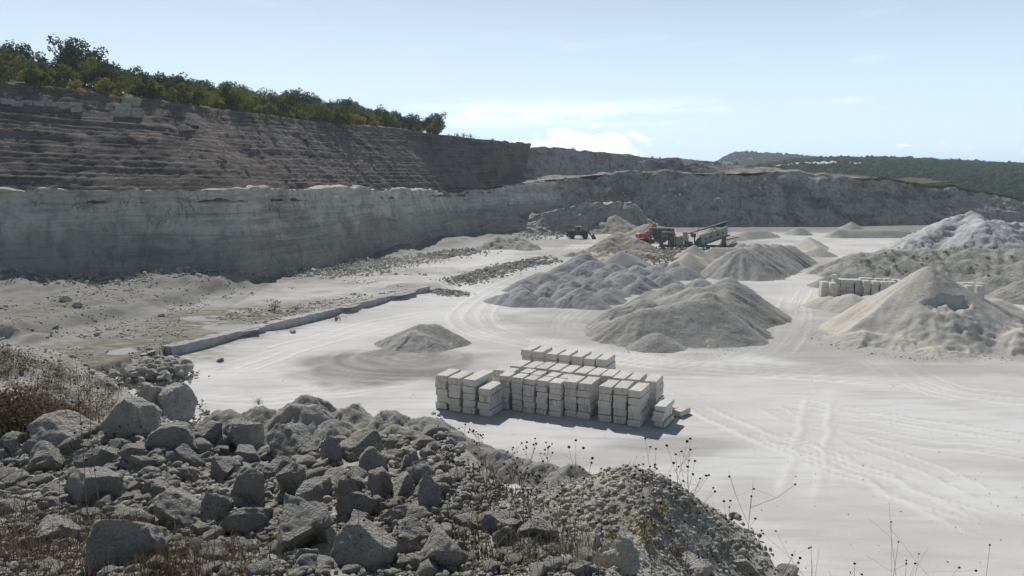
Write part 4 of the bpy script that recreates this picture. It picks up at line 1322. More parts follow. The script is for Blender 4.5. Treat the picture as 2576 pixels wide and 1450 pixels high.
# pebbles over the whole bank (nobody could count them)
pr = np.random.default_rng(77)
pts, rad = [], []
while len(pts) < 14000:
    U, V = pr.uniform(-40, 2050), pr.uniform(1020, 1470)
    if V < 1180 and U > 560 or (U < 340 and V < 1095): continue
    x, y, z, t = hit_bank(U, V)
    if z < 0.4 or t > 70: continue
    pts.append((x, y, z + 0.02)); rad.append(min(0.26, (pr.uniform(2.4, 6.5) + 7 * (pr.random() < .18)) * PX * t / F))
rubble('pebble_cover', pts, rad, 'pale', 'grey pebbles and rubble covering the foreground bank', 6, True)
pts, rad = [], []
while len(pts) < 5000:
    x, y = pr.uniform(-40, 14), pr.uniform(25, 64)
    z = float(bank_look(np.array(x), np.array(y)))
    if z < 0.15 or z > 9: continue
    pts.append((x, y, z)); rad.append(pr.uniform(0.05, 0.16) + 0.2 * (pr.random() < .04))
rubble('slope_rubble', pts, rad, 'spoil', 'small rubble strewn down the lower slope of the bank', 16, True)

# white rubble pile at the near end of the ledge: stones that can be picked out one by one
cxy = np.array([on_z(*p, 0.3) for p in ((285, 945), (345, 905), (430, 905), (500, 935), (420, 965), (330, 975))])
cen = cxy.mean(0); cnt = 0
stones = []
while cnt < 130:
    w = pr.dirichlet(np.ones(6) * 0.55); p = w @ cxy + pr.normal(0, .35, 2)
    d = np.linalg.norm((p - cen) / np.array((9, 8)))
    R = pr.uniform(0.28, 0.62)
    stones.append((p[0], p[1], 0.15 + max(0, 1.25 - d * 1.3) * pr.uniform(.6, 1), R)); cnt += 1
stones.sort(key=lambda s: s[1])
for k, (x, y, z, R) in enumerate(stones):
    put('rubble_stone', SMW[k % 6] if k % 3 else SMB[k % 6], (x, y, z), (pr.uniform(-.6, .6), pr.uniform(-.6, .6), pr.uniform(0, 6)), (R * 1.1, R * .9, R * .7),
        label='white angular stone in the rubble pile at the near end of the ledge', cat='stone', group='stones of the white rubble pile by the ledge')
pts = [(*(pr.dirichlet(np.ones(6) * .5) @ cxy + pr.normal(0, .8, 2)), 0.12) for _ in range(900)]
rubble('rubble_fines', pts, pr.uniform(.08, .25, 900), 'pale', 'broken white stone chips under the rubble pile by the ledge', 21, True)

# rubble strips along the tracks and under the faces
def strip_pts(line, wid, n, hgt, seed, rmin, rmax):
    r = np.random.default_rng(seed)
    L = smooth_line([on_z(*p) for p in line], 60)
    t = r.uniform(0, 59, n); i = t.astype(int); f = t - i; j = np.minimum(i + 1, 59)
    c = L[i] * (1 - f)[:, None] + L[j] * f[:, None]
    o = r.normal(0, wid, (n, 2))
    p = c + o
    R = r.uniform(rmin, rmax, n) * (1 + 1.2 * (r.random(n) < .07))
    z = np.maximum(ground_z(p[:, 0], p[:, 1]), 0) + np.clip(hgt * (1 - np.linalg.norm(o, axis=1) / (2 * wid)), 0, None) * r.uniform(.4, 1, n)
    return np.stack([p[:, 0], p[:, 1], z], -1), R


for line, wid, n, hg, lab, s, rm, rx in [
    ([(1150, 712), (1200, 697), (1260, 680), (1330, 664), (1385, 656)], 1.3, 900, 1.3, 'dark rubble strip between the two dirt tracks', 31, .15, .5),
    ([(1480, 665), (1530, 668), (1560, 672)], 1.6, 260, .8, 'rough rubble at the back edge of the field of heaps', 32, .15, .5),
    ([(870, 690), (940, 672), (1010, 660), (1070, 655)], 2.4, 900, 1.6, 'pale rubble bank along the foot of the face', 33, .08, .32),
    ([(1080, 648), (1130, 640), (1180, 632)], 2.0, 320, 1.0, 'dark rubble heap along the foot of the face', 34, .15, .6),
    ([(20, 735), (120, 740), (250, 745), (340, 755)], 2.6, 700, .7, 'pale rubble scattered on the raised bench at the left', 35, .08, .35),
    ([(380, 740), (450, 735), (520, 725), (600, 712)], 2.2, 700, .8, 'pale rubble edging the raised bench under the face', 36, .10, .4),
    ([(1600, 640), (1680, 648), (1640, 665), (1720, 625)], 3.2, 500, .9, 'tan rubble in front of the crusher', 37, .15, .6),
    ([(1330, 600), (1400, 590), (1470, 580), (1560, 572), (1700, 565)], 3.0, 500, 1.2, 'pale rubble fringe under the lower bench', 38, .2, .7),
    ([(1850, 567), (2000, 563), (2200, 560), (2350, 563)], 3.0, 600, 1.0, 'rubble fringe at the foot of the far face', 39, .2, .8),
    ([(600, 720), (700, 705), (800, 697), (870, 690)], 2.0, 500, .6, 'low rubble along the shadowed foot of the left face', 40, .1, .4),
    ([(1465, 822), (1520, 855), (1600, 886), (1700, 899), (1800, 893), (1890, 868), (1925, 805)], 0.5, 220, .02, 'loose pale gravel rolled to the front foot of the broad stockpile', 42, .04, .10),
    ([(2045, 835), (2080, 865), (2200, 893), (2350, 905), (2560, 895)], 0.6, 180, .02, 'pale clods rolled to the foot of the tall sand pile', 43, .04, .12),
    ([(1090, 733), (1120, 735), (1150, 741)], 0.8, 300, .6, 'crumbled rubble at the far end of the ledge', 41, .1, .35),
]:
    p, R = strip_pts(line, wid * 1.5, int(n * 1.7), hg, s, rm * .6, rx * .8)
    rubble('rubble', p, R, 'tan' if 'tan' in lab else ('pale' if 'pale' in lab else 'boulder'), lab, s, True)
q_ = []
while len(q_) < 9000:
    x, y = pr.uniform(-90, -14), pr.uniform(70, 150)
    if not (inside(np.array(x), np.array(y), TERR_POLY) and fbm2(x * .12, y * .12, 3, 66) > -.15 + .3 * (x > -40)): continue
    q_.append((x, y))
q_ = np.array(q_)
rubble('terrace_rubble', np.stack([q_[:, 0], q_[:, 1], ground_z(q_[:, 0], q_[:, 1]) + .02], -1), pr.uniform(.05, .2, len(q_)) * (1 + 1.2 * (pr.random(len(q_)) < .06)), 'boulder', 'grey stones strewn over the terrace and raised bench', 51, True)
q_ = np.array([on_z(pr.uniform(700, 2600), pr.uniform(760, 1440) ** 1.0) for _ in range(260)])
rubble('floor_chips', np.stack([q_[:, 0], q_[:, 1], ground_z(q_[:, 0], q_[:, 1]) + .01], -1), pr.uniform(.02, .07, len(q_)), 'pale', 'small stone chips scattered over the white quarry floor', 52, True)
# single rocks that stand out on the ground
for U, V, w, pale, lab in [
    (737, 838, 16, 1, 'white rock on the floor beside the middle of the ledge'), (553, 886, 17, 0, 'grey rock on the floor near the near end of the ledge'),
    (1024, 758, 12, 0, 'small upright rock on the floor near the far end of the ledge'), (892, 790, 11, 1, 'small white rock at the foot of the ledge beside the dead brush'),
    (244, 845, 17, 1, 'white square rock on the terrace above the rubble pile'), (165, 760, 30, 1, 'pale slab group, larger rock on the raised bench at the left'), (195, 765, 24, 1, 'pale slab group, smaller rock on the raised bench at the left'),
    (458, 717, 16, 1, 'bright white rock at the shadowed foot of the left face'), (474, 716, 13, 1, 'white rock touching the bright rock at the foot of the left face'), (500, 716, 18, 0, 'dim grey rock in the shadow right of the bright white rock'),
    (443, 718, 10, 1, 'small white rock left of the bright rock at the foot of the left face'), (405, 772, 18, 1, 'rock halfway down the slope of the raised bench'),
    (1104, 1046, 11, 1, 'white chip at the base of the leftmost block stack'), (1844, 1296, 24, 1, 'pale round rock at the right foot of the near mound'), (1855, 1303, 20, 0, 'dark stone beside the pale round rock at the near mound')]:
    x, y = on_z(U, V, 0.0)
    if V < 890 and U < 560 or U in (892,) and False:
        x, y = on_z(U, V, 2.2 if V < 780 else TERR)
    z = float(ground_z(np.array(x), np.array(y)))
    R = w * PX * y / F * 0.5
    put('rock', (SMW if pale else SMB)[int(U) % 6], (x, y, z + R * 0.35), (0, 0, U), (R * 1.1, R, R * .8), label=lab, cat='rock', group='single rocks lying on the quarry ground')
# boulders sticking out of the dark tip on the far face
fr2 = random.Random(12)
ftab = P1
nbl = 0
for k in range(46):
    U = fr2.uniform(1520, 1960); V = fr2.uniform(445, 560)
    u = U * PX; v = V * PX
    best = None
    sub_ = P1[6:, split:, :]
    uu_ = 512 + F * sub_[..., 0] / sub_[..., 1]; vv_ = 175 - F * (sub_[..., 2] - EYE) / sub_[..., 1]
    e = (uu_ - u) ** 2 + (vv_ - v) ** 2
    i = np.unravel_index(np.argmin(e), e.shape)
    x, y, z = sub_[i]
    R = fr2.uniform(0.35, 0.95) * (1 + .6 * (k % 9 == 0))
    put('fallen_rock', SMB[k % 6] if k % 3 else SMW[k % 6], (x, y + 0.1, z), (fr2.uniform(-1, 1), fr2.uniform(-1, 1), k), (R, R * .8, R * 1.1),
        label='pale rock lodged in the dark tip on the far face behind the machines', cat='rock', group='rocks lodged in the far face')

# ================================================================== CUT STONE BLOCKS
def block_mesh(W, L, Hh, seed):
    bm = bmesh.new()
    bmesh.ops.create_cube(bm, size=1.0)
    bmesh.ops.subdivide_edges(bm, edges=bm.edges[:], cuts=2, use_grid_fill=True)
    r = random.Random(seed)
    for v in bm.verts:
        v.co = Vector((v.co.x * W, v.co.y * L, v.co.z * Hh))
        v.co += Vector((r.uniform(-.012, .012), r.uniform(-.018, .018), r.uniform(-.006, .006)))
    cs = [v for v in bm.verts if abs(abs(v.co.x) - W / 2) < .05 and abs(abs(v.co.z) - Hh / 2) < .05]
    for v in r.sample(cs, min(len(cs), 5)):
        v.co.x *= 1 - r.uniform(.02, .10); v.co.z *= 1 - r.uniform(.02, .14)
    ed = [e for e in bm.edges if e.calc_face_angle(0) > 0.8]
    bmesh.ops.bevel(bm, geom=ed, offset=0.018, segments=1, affect='EDGES')
    return bm_mesh('stone_block', bm, MAT['block'])


BANG = math.radians(-24)
bcache = {}


def get_block(W, L, Hh, k):
    key = (round(W, 2), round(L, 1), round(Hh, 2), k)
    if key not in bcache:
        bcache[key] = block_mesh(W - 0.03, L, Hh - 0.02, hash(key) % 9999)
    return bcache[key]


def z1(x, y):
    return ((1650 + x / 2.1467) * .62891, (1350 + y / 2.1467) * .62891)


brn = random.Random(21)


def stack(corner, n, Hh, L, W, where, group, slip=0.06, ang=None, skip=()):
    """n blocks high; corner = image place of the top front left corner"""
    a = BANG if ang is None else ang
    x, y = on_z(*corner, n * Hh)
    ew = Vector((math.cos(a), math.sin(a), 0)); ed = Vector((-math.sin(a), math.cos(a), 0))
    c = Vector((x, y, 0)) + ew * (W / 2) + ed * (L / 2)
    for k in range(n):
        q = c + ew * brn.uniform(-slip, slip) + ed * brn.uniform(-slip, slip)
        lev = 'topmost' if k == n - 1 else ('bottom' if k == 0 else f'{ORD[n - 1 - k]} from top')
        put('stone_block', get_block(W, L, Hh, brn.randrange(6)), (q.x, q.y, k * Hh + Hh / 2 + 0.03), (0, 0, a + brn.uniform(-.035, .035)),
            label=f'sawn limestone block, {lev} in {where}', cat='stone block', group=group)


GA = 'sawn blocks of the main stacks'
FRONT = [((195, 322), 5, .55, 2.4, 1.04), ((305, 342), 5, .55, 2.4, 1.06), ((428, 358), 5, .55, 3.2, 1.08), ((562, 437), 4, .55, 2.4, 1.02),
         ((735, 327), 6, .45, 1.4, .94), ((850, 340), 6, .45, 1.4, .92), ((950, 358), 6, .45, 1.4, .94), ((1063, 368), 6, .45, 1.4, .92), ((1170, 385), 6, .45, 1.5, .98),
         ((1303, 378), 5, .55, 2.2, 1.0), ((1417, 393), 5, .55, 2.3, 1.06), ((1595, 418), 5, .55, 2.2, 1.0), ((1725, 430), 5, .55, 2.3, 1.02), ((1855, 455), 5, .55, 2.5, .96)]
for i, (c, n, h, L, W) in enumerate(FRONT):
    stack(z1(*c), n, h, L, W, f'{ORD[i]} stack from left, front row', GA)
for i, c in enumerate([(778, 292), (918, 300), (1015, 316), (1145, 330), (1252, 347)]):
    stack(z1(*c), 6, .45, 1.4, .92, f'{ORD[i]} stack from left, short second row', GA)
THIRD = [(690, 278), (830, 243), (942, 256), (1052, 262), (1153, 276), (1266, 290), (1391, 299), (1502, 316), (1606, 326), (1713, 345), (1836, 357), (1990, 371)]
for i, c in enumerate(THIRD):
    stack(z1(*c), 4 if i == 0 else 5, .55, 1.6 if i == 0 else 2.4, 1.0, f'{ORD[i]} stack from left, third row', GA)
stack(z1(545, 305), 5, .55, 1.2, 1.0, 'lone stack behind the second and third front stacks', GA)
for i, c in enumerate([(935, 106), (1030, 122), (1150, 140), (1247, 148), (1370, 160), (1470, 180), (1578, 188)]):
    stack(z1(*c), 4, .6, 2.6, 1.0, f'{ORD[i]} stack from left, rearmost row', GA)
stack(z1(1500, 242), 3, .55, 2.4, 1.0, 'low stack before the rearmost row', GA)
stack(z1(2064, 588), 4, .40, 2.4, .85, 'low skewed stack ending the front row', GA, 0.10, math.radians(-27))
x, y = on_z(*z1(2205, 690), 0)
put('stone_block', get_block(.8, 1.6, .45, 0), (x + 1.1, y + 0.9, .25), (0, 0, math.radians(-40)), label='single loose block lying at the far right of the main stacks', cat='stone block', group=GA)
x, y = on_z(*z1(2290, 650), 0)
put('stone_block', get_block(.7, 1.2, .30, 1), (x + .1, y + 0.9, .19), (0, 0, math.radians(-62)), label='thin broken slab, outermost right of the main stacks', cat='stone block', group=GA)
# red paint mark on the skewed stack
mx, my = on_z(*z1(2064, 588), 1.6)

GB = 'sawn blocks of the right row'


def z3(x, y):
    return ((3150 + x / 2.2304) * .62891, (850 + y / 2.2304) * .62891)


RA = math.radians(-8)
ROWB = [((305, 622), 3, .95), ((383, 632), 3, .95), ((415, 598), 4, .9), ((478, 600), 4, .9), ((535, 602), 4, .9), ((605, 604), 4, .9), ((683, 612), 4, .9), ((760, 618), 4, .9), ((835, 622), 4, .9), ((918, 622), 4, .9), ((1000, 612), 4, .9)]
for i, (c, n, h) in enumerate(ROWB):
    stack(z3(*c), n, 0.62 if n == 4 else 0.78, 1.7, 1.02, f'{ORD[i]} stack from left, right row', GB, 0.06, RA)
for i, c in enumerate([(655, 588), (715, 590), (790, 593), (868, 596), (945, 602), (1560, 630), (1620, 632), (1700, 634)]):
    stack(z3(*c), 4, .62, 1.3, 1.02, f'{ORD[i]} stack from left, back line of right row', GB, 0.05, RA)
for i, c in enumerate([(1602, 655), (1697, 655)]):
    stack(z3(*c), 4, .62, 1.3, 1.02, f'{ORD[i]} stack right of the tall sand pile', GB, 0.05, RA)
x, y = on_z(*z3(432, 600), 2.5)
put('stone_block', get_block(.8, .8, .7, 0), (x, y + .6, 2.5 + .36), (0, 0, .3), label='small block set on top of the right row near its left end', cat='stone block', group=GB)

# ledge: the sawn step below the terrace, with its joints
lp = np.array(LEDGE[1:], float)
leg = put('ledge_wall', None, (lp[0][0], lp[0][1], 0), label='long low sawn rock ledge between the terrace and the white floor', cat='ledge')
o0 = Vector((lp[0][0], lp[0][1], 0))
for a, b_ in zip(lp, lp[1:]):
    L = np.linalg.norm(b_ - a); n = int(L / 2.3); ang = math.atan2(b_[1] - a[1], b_[0] - a[0])
    for k in range(n):
        c = a + (b_ - a) * (k + .5) / n
        bm = bmesh.new()
        bmesh.ops.create_cube(bm, size=1.0)
        bmesh.ops.subdivide_edges(bm, edges=bm.edges[:], cuts=2, use_grid_fill=True)
        for v in bm.verts:
            v.co = Vector((v.co.x * (L / n - .035), v.co.y * 1.5, v.co.z * 1.1)) + Vector((0, brn.uniform(-.05, .05), brn.uniform(-.07, .04) if v.co.z > .4 else 0))
        put('ledge_block', bm_mesh('ledge_block', bm, MAT['chalk']), Vector((c[0], c[1], TERR - .50 + brn.uniform(-.04, .02))) - o0 + Vector((-0.55, 0.28, 0)), (0, 0, ang), parent=leg)

# pale cut blocks left standing on the terraced slope
sl = P2[:nt_]
us_ = 512 + F * sl[..., 0] / sl[..., 1]; vs_ = 175 - F * (sl[..., 2] - EYE) / sl[..., 1]


def on_slope(U, V):
    e = (us_ - U * PX) ** 2 + (vs_ - V * PX) ** 2
    i = np.unravel_index(np.argmin(e), e.shape)
    return sl[i]


SLB = [(20, 262), (45, 266), (70, 270), (100, 268), (128, 272), (160, 274), (185, 279), (214, 272), (214, 284), (318, 295), (335, 295), (352, 296), (366, 297), (325, 284), (343, 284), (362, 285), (338, 272), (358, 272), (345, 263), (366, 262), (690, 345), (770, 350), (500, 315), (480, 330), (990, 395), (1004, 393), (730, 418), (568, 400), (625, 432), (660, 330)]
SLL = {20: 'in the pale line at the left edge', 45: 'second in the pale line from the left edge', 70: 'third in the pale line from the left edge', 100: 'fourth in the pale line from the left edge', 128: 'fifth in the pale line from the left edge', 160: 'sixth in the pale line from the left edge', 185: 'seventh in the pale line from the left edge'}
CL = {295: 'bottom', 296: 'bottom', 297: 'bottom', 284: 'second', 285: 'second', 272: 'third', 263: 'top', 262: 'top'}
for k, (U, V) in enumerate(SLB):
    x, y, z = on_slope(U, V)
    s = 1.0 if k < 24 else .7
    lab = f'pale cut block {SLL[U]}' if U in SLL else (f'pale cut block, {CL[V]} course, {ORD[sorted(u for u, v in SLB if 300 < u < 380 and CL[v] == CL[V]).index(U)]} from left of the cluster' if 300 < U < 380 else (f'{"upper" if V < 280 else "lower"} pale cut block of the pair left of the stepped cluster' if U == 214 else None))
    where = {690: 'pale cut block standing under the dark ridge bushes', 770: 'pale cut block right of the one under the dark ridge bushes', 500: 'broken pale block high on the slope right of the cluster', 480: 'pale block just below the broken one right of the cluster', 990: 'left one of two pale rocks in mid slope', 1004: 'right one of two pale rocks in mid slope', 730: 'pale block low on the terraces above the face', 568: 'bright pale block above the dark shrub on the terraces', 625: 'pale block near the foot of the terraces', 660: 'low pale slab at the edge of the ridge bushes'}
    wb = get_block(1.9, 1.3, .95, 10 + k % 3)
    wb.materials[0] = MAT['spoil']
    put('stone_block', wb, (x, y + 0.2, z + 0.25), (0, 0, brn.uniform(-.3, .3)), (s, s, s), label=lab or where[U], cat='stone block',
        group='cut blocks on the terraced slope')

# ================================================================== MACHINES
def part(name, bm, mat, parent, smooth=False):
    return put(name, bm_mesh(name, bm, MAT[mat], smooth), parent=parent)


def wheel(parent, c, r, w, hub='rust'):
    bm = bmesh.new()
    prof = [(r * .55, -w / 2), (r * .93, -w / 2), (r, -w * .32), (r, w * .32), (r * .93, w / 2), (r * .55, w / 2)]
    n = 20
    rings = [[bm.verts.new((a * math.cos(2 * math.pi * k / n), b_, a * math.sin(2 * math.pi * k / n))) for a, b_ in prof] for k in range(n)]
    for k in range(n):
        A, B = rings[k], rings[(k + 1) % n]
        for j in range(len(prof) - 1):
            bm.faces.new((A[j], A[j + 1], B[j + 1], B[j]))
    for k in range(n):
        if k % 2: continue
        a = 2 * math.pi * k / n
        add_box(bm, (r * 1.01 * math.cos(a), 0, r * 1.01 * math.sin(a)), (.10, w * .9, .10), Matrix.Rotation(-a, 3, 'Y'))
    o = part('wheel', bm, 'rubber', parent)
    o.location = c
    bm = bmesh.new(); add_tube(bm, [(0, -w * .42, 0), (0, w * .42, 0)], r * .56, 14); add_tube(bm, [(0, -w * .52, 0), (0, w * .52, 0)], r * .22, 10)
    h = part('rim', bm, hub, o)
    return o


lx, ly = on_z(1458, 601)
ld = put('wheel_loader', None, (lx, ly + 1.0, 0), (0, 0, math.radians(-6)), label='brown wheel loader with lowered bucket parked below the far face', cat='loader')
bm = bmesh.new(); add_prism(bm, [(-3.5, 1.0), (-3.5, 2.2), (-3.3, 2.45), (-.9, 2.6), (-.9, 1.0)], -.85, .85); part('engine_hood', bm, 'rust', ld)
bm = bmesh.new(); add_box(bm, (-3.55, 0, 1.15), (.35, 2.3, .7)); part('counterweight', bm, 'rust', ld)
bm = bmesh.new(); add_box(bm, (-.2, 0, 1.5), (1.5, 1.5, 1.0)); add_box(bm, (1.2, 0, 1.35), (2.2, 1.0, .9)); part('frame', bm, 'rust', ld)
bm = bmesh.new(); add_prism(bm, [(.6, 1.7), (2.4, 1.6), (2.5, 1.9), (1.8, 2.5), (1.0, 2.6)], -.55, .55); part('loader_tower', bm, 'rust', ld)
cab = bmesh.new()
for cx_ in (-1.0, .55):
    for cy_ in (-.72, .72): add_box(cab, (cx_, cy_, 2.75), (.14, .14, 1.5))
add_box(cab, (-.22, 0, 2.15), (1.7, 1.6, .5)); c_ = part('cab', cab, 'rust', ld)
bm = bmesh.new(); add_box(bm, (-.22, 0, 3.55), (2.0, 1.8, .14)); part('cab_roof', bm, 'paint', c_)
for sy in (-.73, .73):
    bm = bmesh.new(); add_box(bm, (-.22, sy, 2.9), (.9, .03, .95)); part('window', bm, 'cabglass', c_)
bm = bmesh.new(); add_tube(bm, [(-2.2, .3, 2.5), (-2.2, .3, 3.2)], .07); part('exhaust_pipe', bm, 'steel', ld)
for sy in (-.6, .6):
    bm = bmesh.new(); add_tube(bm, [(1.5, sy, 2.2), (2.9, sy, 1.6), (3.7, sy, .6)], .16); part('lift_arm', bm, 'rust', ld)
bm = bmesh.new()
prof = [(3.6, .15), (3.6, .9), (4.0, 1.55), (4.15, 1.5), (3.85, .9), (3.9, .3), (4.9, .15), (4.9, .08), (3.8, .05)]
add_prism(bm, prof, -1.4, 1.4)
for sy in (-1.4, 1.36): add_prism(bm, [(3.6, .1), (3.7, 1.0), (4.1, 1.5), (4.85, .1)], sy, sy + .05)
part('bucket', bm, 'rust', ld)
for wx_ in (-2.1, 1.7):
    for sy in (-1.05, 1.05): wheel(ld, (wx_, sy, .85), .85, .62)

ex, ey = on_z(1625, 610)
exv = put('excavator', None, (ex, ey, 0), (0, 0, math.radians(12)), label='red tracked excavator with folded boom beside the crusher', cat='excavator')
for sy in (-1.2, 1.2):
    bm = bmesh.new(); add_prism(bm, [(-2.0, .15), (-2.3, .5), (-2.0, .95), (2.0, .95), (2.3, .5), (2.0, .15), (1.7, 0), (-1.7, 0)], sy - .3, sy + .3); t_ = part('track', bm, 'rubber', exv)
    for k in range(5):
        bm = bmesh.new(); add_tube(bm, [(-1.5 + .75 * k, sy - .34, .32), (-1.5 + .75 * k, sy + .34, .32)], .2, 8); part('roller', bm, 'steel', t_)
bm = bmesh.new(); add_tube(bm, [(0, 0, .8), (0, 0, 1.2)], .7, 16); part('slew_ring', bm, 'steel', exv)
bm = bmesh.new(); add_prism(bm, [(-2.5, 1.25), (-2.6, 1.6), (-2.5, 2.4), (-2.2, 2.6), (.3, 2.6), (.3, 1.25)], -1.3, 1.3); add_box(bm, (.9, -.75, 1.45), (1.2, 1.1, .4)); part('house', bm, 'red', exv)
bm = bmesh.new(); add_prism(bm, [(.2, 1.3), (.2, 2.95), (.5, 3.1), (1.3, 3.05), (1.7, 2.2), (1.7, 1.3)], .3, 1.3); e_ = part('cab', bm, 'red', exv)
for sy in (.27, 1.3):
    bm = bmesh.new(); add_prism(bm, [(.4, 1.9), (.4, 2.85), (1.2, 2.85), (1.5, 2.2), (1.5, 1.9)], sy, sy + .03); part('window', bm, 'cabglass', e_)
bm = bmesh.new()
add_prism(bm, [(.2, 1.8), (.8, 1.7), (1.9, 3.9), (2.5, 4.9), (2.1, 5.3), (1.4, 4.4)], -.28, .28); part('boom', bm, 'red', exv)
bm = bmesh.new(); add_prism(bm, [(2.0, 5.2), (2.5, 5.4), (3.6, 2.5), (3.45, 1.7), (3.15, 1.8)], -.2, .2); part('dipper_arm', bm, 'red', exv)
bm = bmesh.new(); add_tube(bm, [(.9, -.1, 2.0), (1.6, -.35, 3.6)], .1); add_tube(bm, [(1.7, 0, 4.9), (2.7, 0, 5.2)], .09); part('hydraulic_ram', bm, 'steel', exv)
bm = bmesh.new(); add_prism(bm, [(3.4, 1.8), (3.0, 1.3), (2.6, .7), (3.1, .3), (3.8, .6), (4.0, 1.2), (3.7, 1.6)], -.5, .5); part('bucket', bm, 'steel', exv)

# mobile crushing and screening plant: x along the plant, read from the photograph at 89 px per metre
cxp, cyp = on_z(1750, 627)
cr = put('crusher_plant', None, (cxp - 0.4, cyp + 1.5, 0), (0, 0, math.radians(-2)), label='grey mobile crushing and screening plant with inclined conveyor', cat='crusher')


def m(px_, pz_):
    return ((px_ - 1450) / 89.0, (835 - pz_) / 89.0)


def quad(bm, pts, y0, y1):
    add_prism(bm, [m(*p) for p in pts], y0, y1)


bm = bmesh.new(); quad(bm, [(725, 748), (725, 790), (2210, 800), (2210, 755)], -1.1, -.8); quad(bm, [(725, 748), (725, 790), (2210, 800), (2210, 755)], .8, 1.1)
for k in range(9): quad(bm, [(760 + 175 * k, 752), (760 + 175 * k, 790), (800 + 175 * k, 790), (800 + 175 * k, 752)], -.8, .8)
part('chassis', bm, 'steel', cr)
for px_ in (760, 960, 1150, 1500, 1760, 2120):
    bm = bmesh.new(); quad(bm, [(px_, 795), (px_, 836), (px_ + 50, 836), (px_ + 50, 795)], -1.3, 1.3); part('support_leg', bm, 'steel', cr)
bm = bmesh.new(); quad(bm, [(500, 380), (1030, 388), (1050, 470), (980, 500), (520, 490)], 1.0, 3.4); part('feed_hopper', bm, 'steel', cr)
for px_ in (520, 780, 1010):
    bm = bmesh.new(); quad(bm, [(px_, 490), (px_, 836), (px_ + 22, 836), (px_ + 22, 490)], 1.2, 1.45); quad(bm, [(px_, 490), (px_, 836), (px_ + 22, 836), (px_ + 22, 490)], 3.0, 3.25); part('hopper_post', bm, 'steel', cr)
bm = bmesh.new(); quad(bm, [(540, 500), (900, 500), (820, 700), (640, 700)], 1.3, 2.8); part('hopper_skirt', bm, 'rust', cr)
bm = bmesh.new(); a_, z_ = m(745, 470); b2, _ = m(1035, 470); add_tube(bm, [(a_, -.3, z_), (a_ + .15, -.3, z_), (b2, -.3, z_)], [.15, .3, .3], 14); part('air_tank', bm, 'paint', cr, True)
bm = bmesh.new()
for px_ in (700, 910, 1020):
    quad(bm, [(px_, 505), (px_, 750), (px_ + 24, 750), (px_ + 24, 505)], -1.15, -.95); quad(bm, [(px_, 505), (px_, 750), (px_ + 24, 750), (px_ + 24, 505)], .95, 1.15)
quad(bm, [(690, 500), (1045, 500), (1045, 522), (690, 522)], -1.15, 1.15); part('crusher_frame', bm, 'steel', cr)
bm = bmesh.new(); quad(bm, [(740, 525), (900, 525), (880, 640), (800, 700), (740, 660)], -.8, .8); part('jaw_housing', bm, 'steel', cr)
bm = bmesh.new(); quad(bm, [(920, 530), (1010, 530), (1010, 740), (940, 740)], -.7, .7); part('drive_housing', bm, 'steel', cr)
bm = bmesh.new(); quad(bm, [(1050, 610), (1100, 560), (1225, 560), (1235, 750), (1050, 750)], -.95, .95); part('crusher_body', bm, 'paint', cr)
bm = bmesh.new(); a_, z_ = m(1165, 600); add_tube(bm, [(a_, -1.22, z_), (a_, -1.02, z_)], .7, 24); f_ = part('flywheel', bm, 'paint', cr)
bm = bmesh.new(); add_tube(bm, [(a_, -1.34, z_), (a_, -1.22, z_)], .2, 10); part('hub', bm, 'steel', f_)
bm = bmesh.new(); quad(bm, [(1222, 458), (1310, 458), (1328, 660), (1236, 660)], -.8, .6); part('control_cabinet', bm, 'paint', cr)
bm = bmesh.new(); quad(bm, [(1270, 668), (1430, 680), (1430, 750), (1270, 750)], -.9, .9); part('deck_box', bm, 'steel', cr)
bm = bmesh.new(); quad(bm, [(1425, 500), (1540, 500), (1540, 590), (1440, 590)], 1.4, 2.6); quad(bm, [(1500, 590), (1515, 836), (1530, 836), (1530, 590)], 1.9, 2.1); part('generator_box', bm, 'steel', cr)
bm = bmesh.new(); quad(bm, [(1600, 530), (2185, 330), (2200, 520), (1720, 740), (1640, 740)], -.85, .85); s_ = part('screen_box', bm, 'paint', cr)
for k in range(4):
    t = .15 + .22 * k
    a_, z_ = m(1640 + 560 * t, 640 - 210 * t)
    bm = bmesh.new(); add_tube(bm, [(a_, -.95, z_), (a_, -.86, z_)], .3, 14); part('spring_cover', bm, 'steel', s_)
bm = bmesh.new(); quad(bm, [(1700, 700), (2250, 505), (2255, 535), (1700, 745)], -1.05, -.86); part('side_beam', bm, 'steel', cr)
bm = bmesh.new(); quad(bm, [(1570, 600), (1650, 540), (1660, 750), (1440, 750)], -.6, .6); part('feed_chute', bm, 'steel', cr)
bm = bmesh.new(); quad(bm, [(1320, 500), (2190, 235), (2195, 262), (1320, 528)], .9, 1.8); b_o = part('conveyor', bm, 'steel', cr)
bm = bmesh.new(); quad(bm, [(1995, 300), (2190, 238), (2210, 290), (2100, 345), (1995, 350)], .8, 1.9); part('head_cover', bm, 'rubber', b_o)
bm = bmesh.new(); a_, z_ = m(2195, 255); add_tube(bm, [(a_, .85, z_), (a_, 1.85, z_)], .25, 12); part('head_drum', bm, 'steel', b_o)
for p0, p1 in (((1790, 640), (1885, 345)), ((1885, 345), (2050, 540)), ((1900, 345), (1970, 400)), ((1330, 520), (1330, 836))):
    bm = bmesh.new(); a0, z0 = m(*p0); a1, z1_ = m(*p1)
    for sy in (-.95, 1.35): add_tube(bm, [(a0, sy, z0), (a1, sy, z1_)], .07, 6)
    part('strut', bm, 'steel', cr)
bm = bmesh.new(); quad(bm, [(2125, 640), (2445, 555), (2450, 575), (2130, 662)], -.5, .5); part('discharge_conveyor', bm, 'steel', cr)
bm = bmesh.new(); quad(bm, [(2130, 560), (2160, 560), (2180, 760), (2060, 760)], -.9, .9); part('tail_frame', bm, 'steel', cr)
bm = bmesh.new()
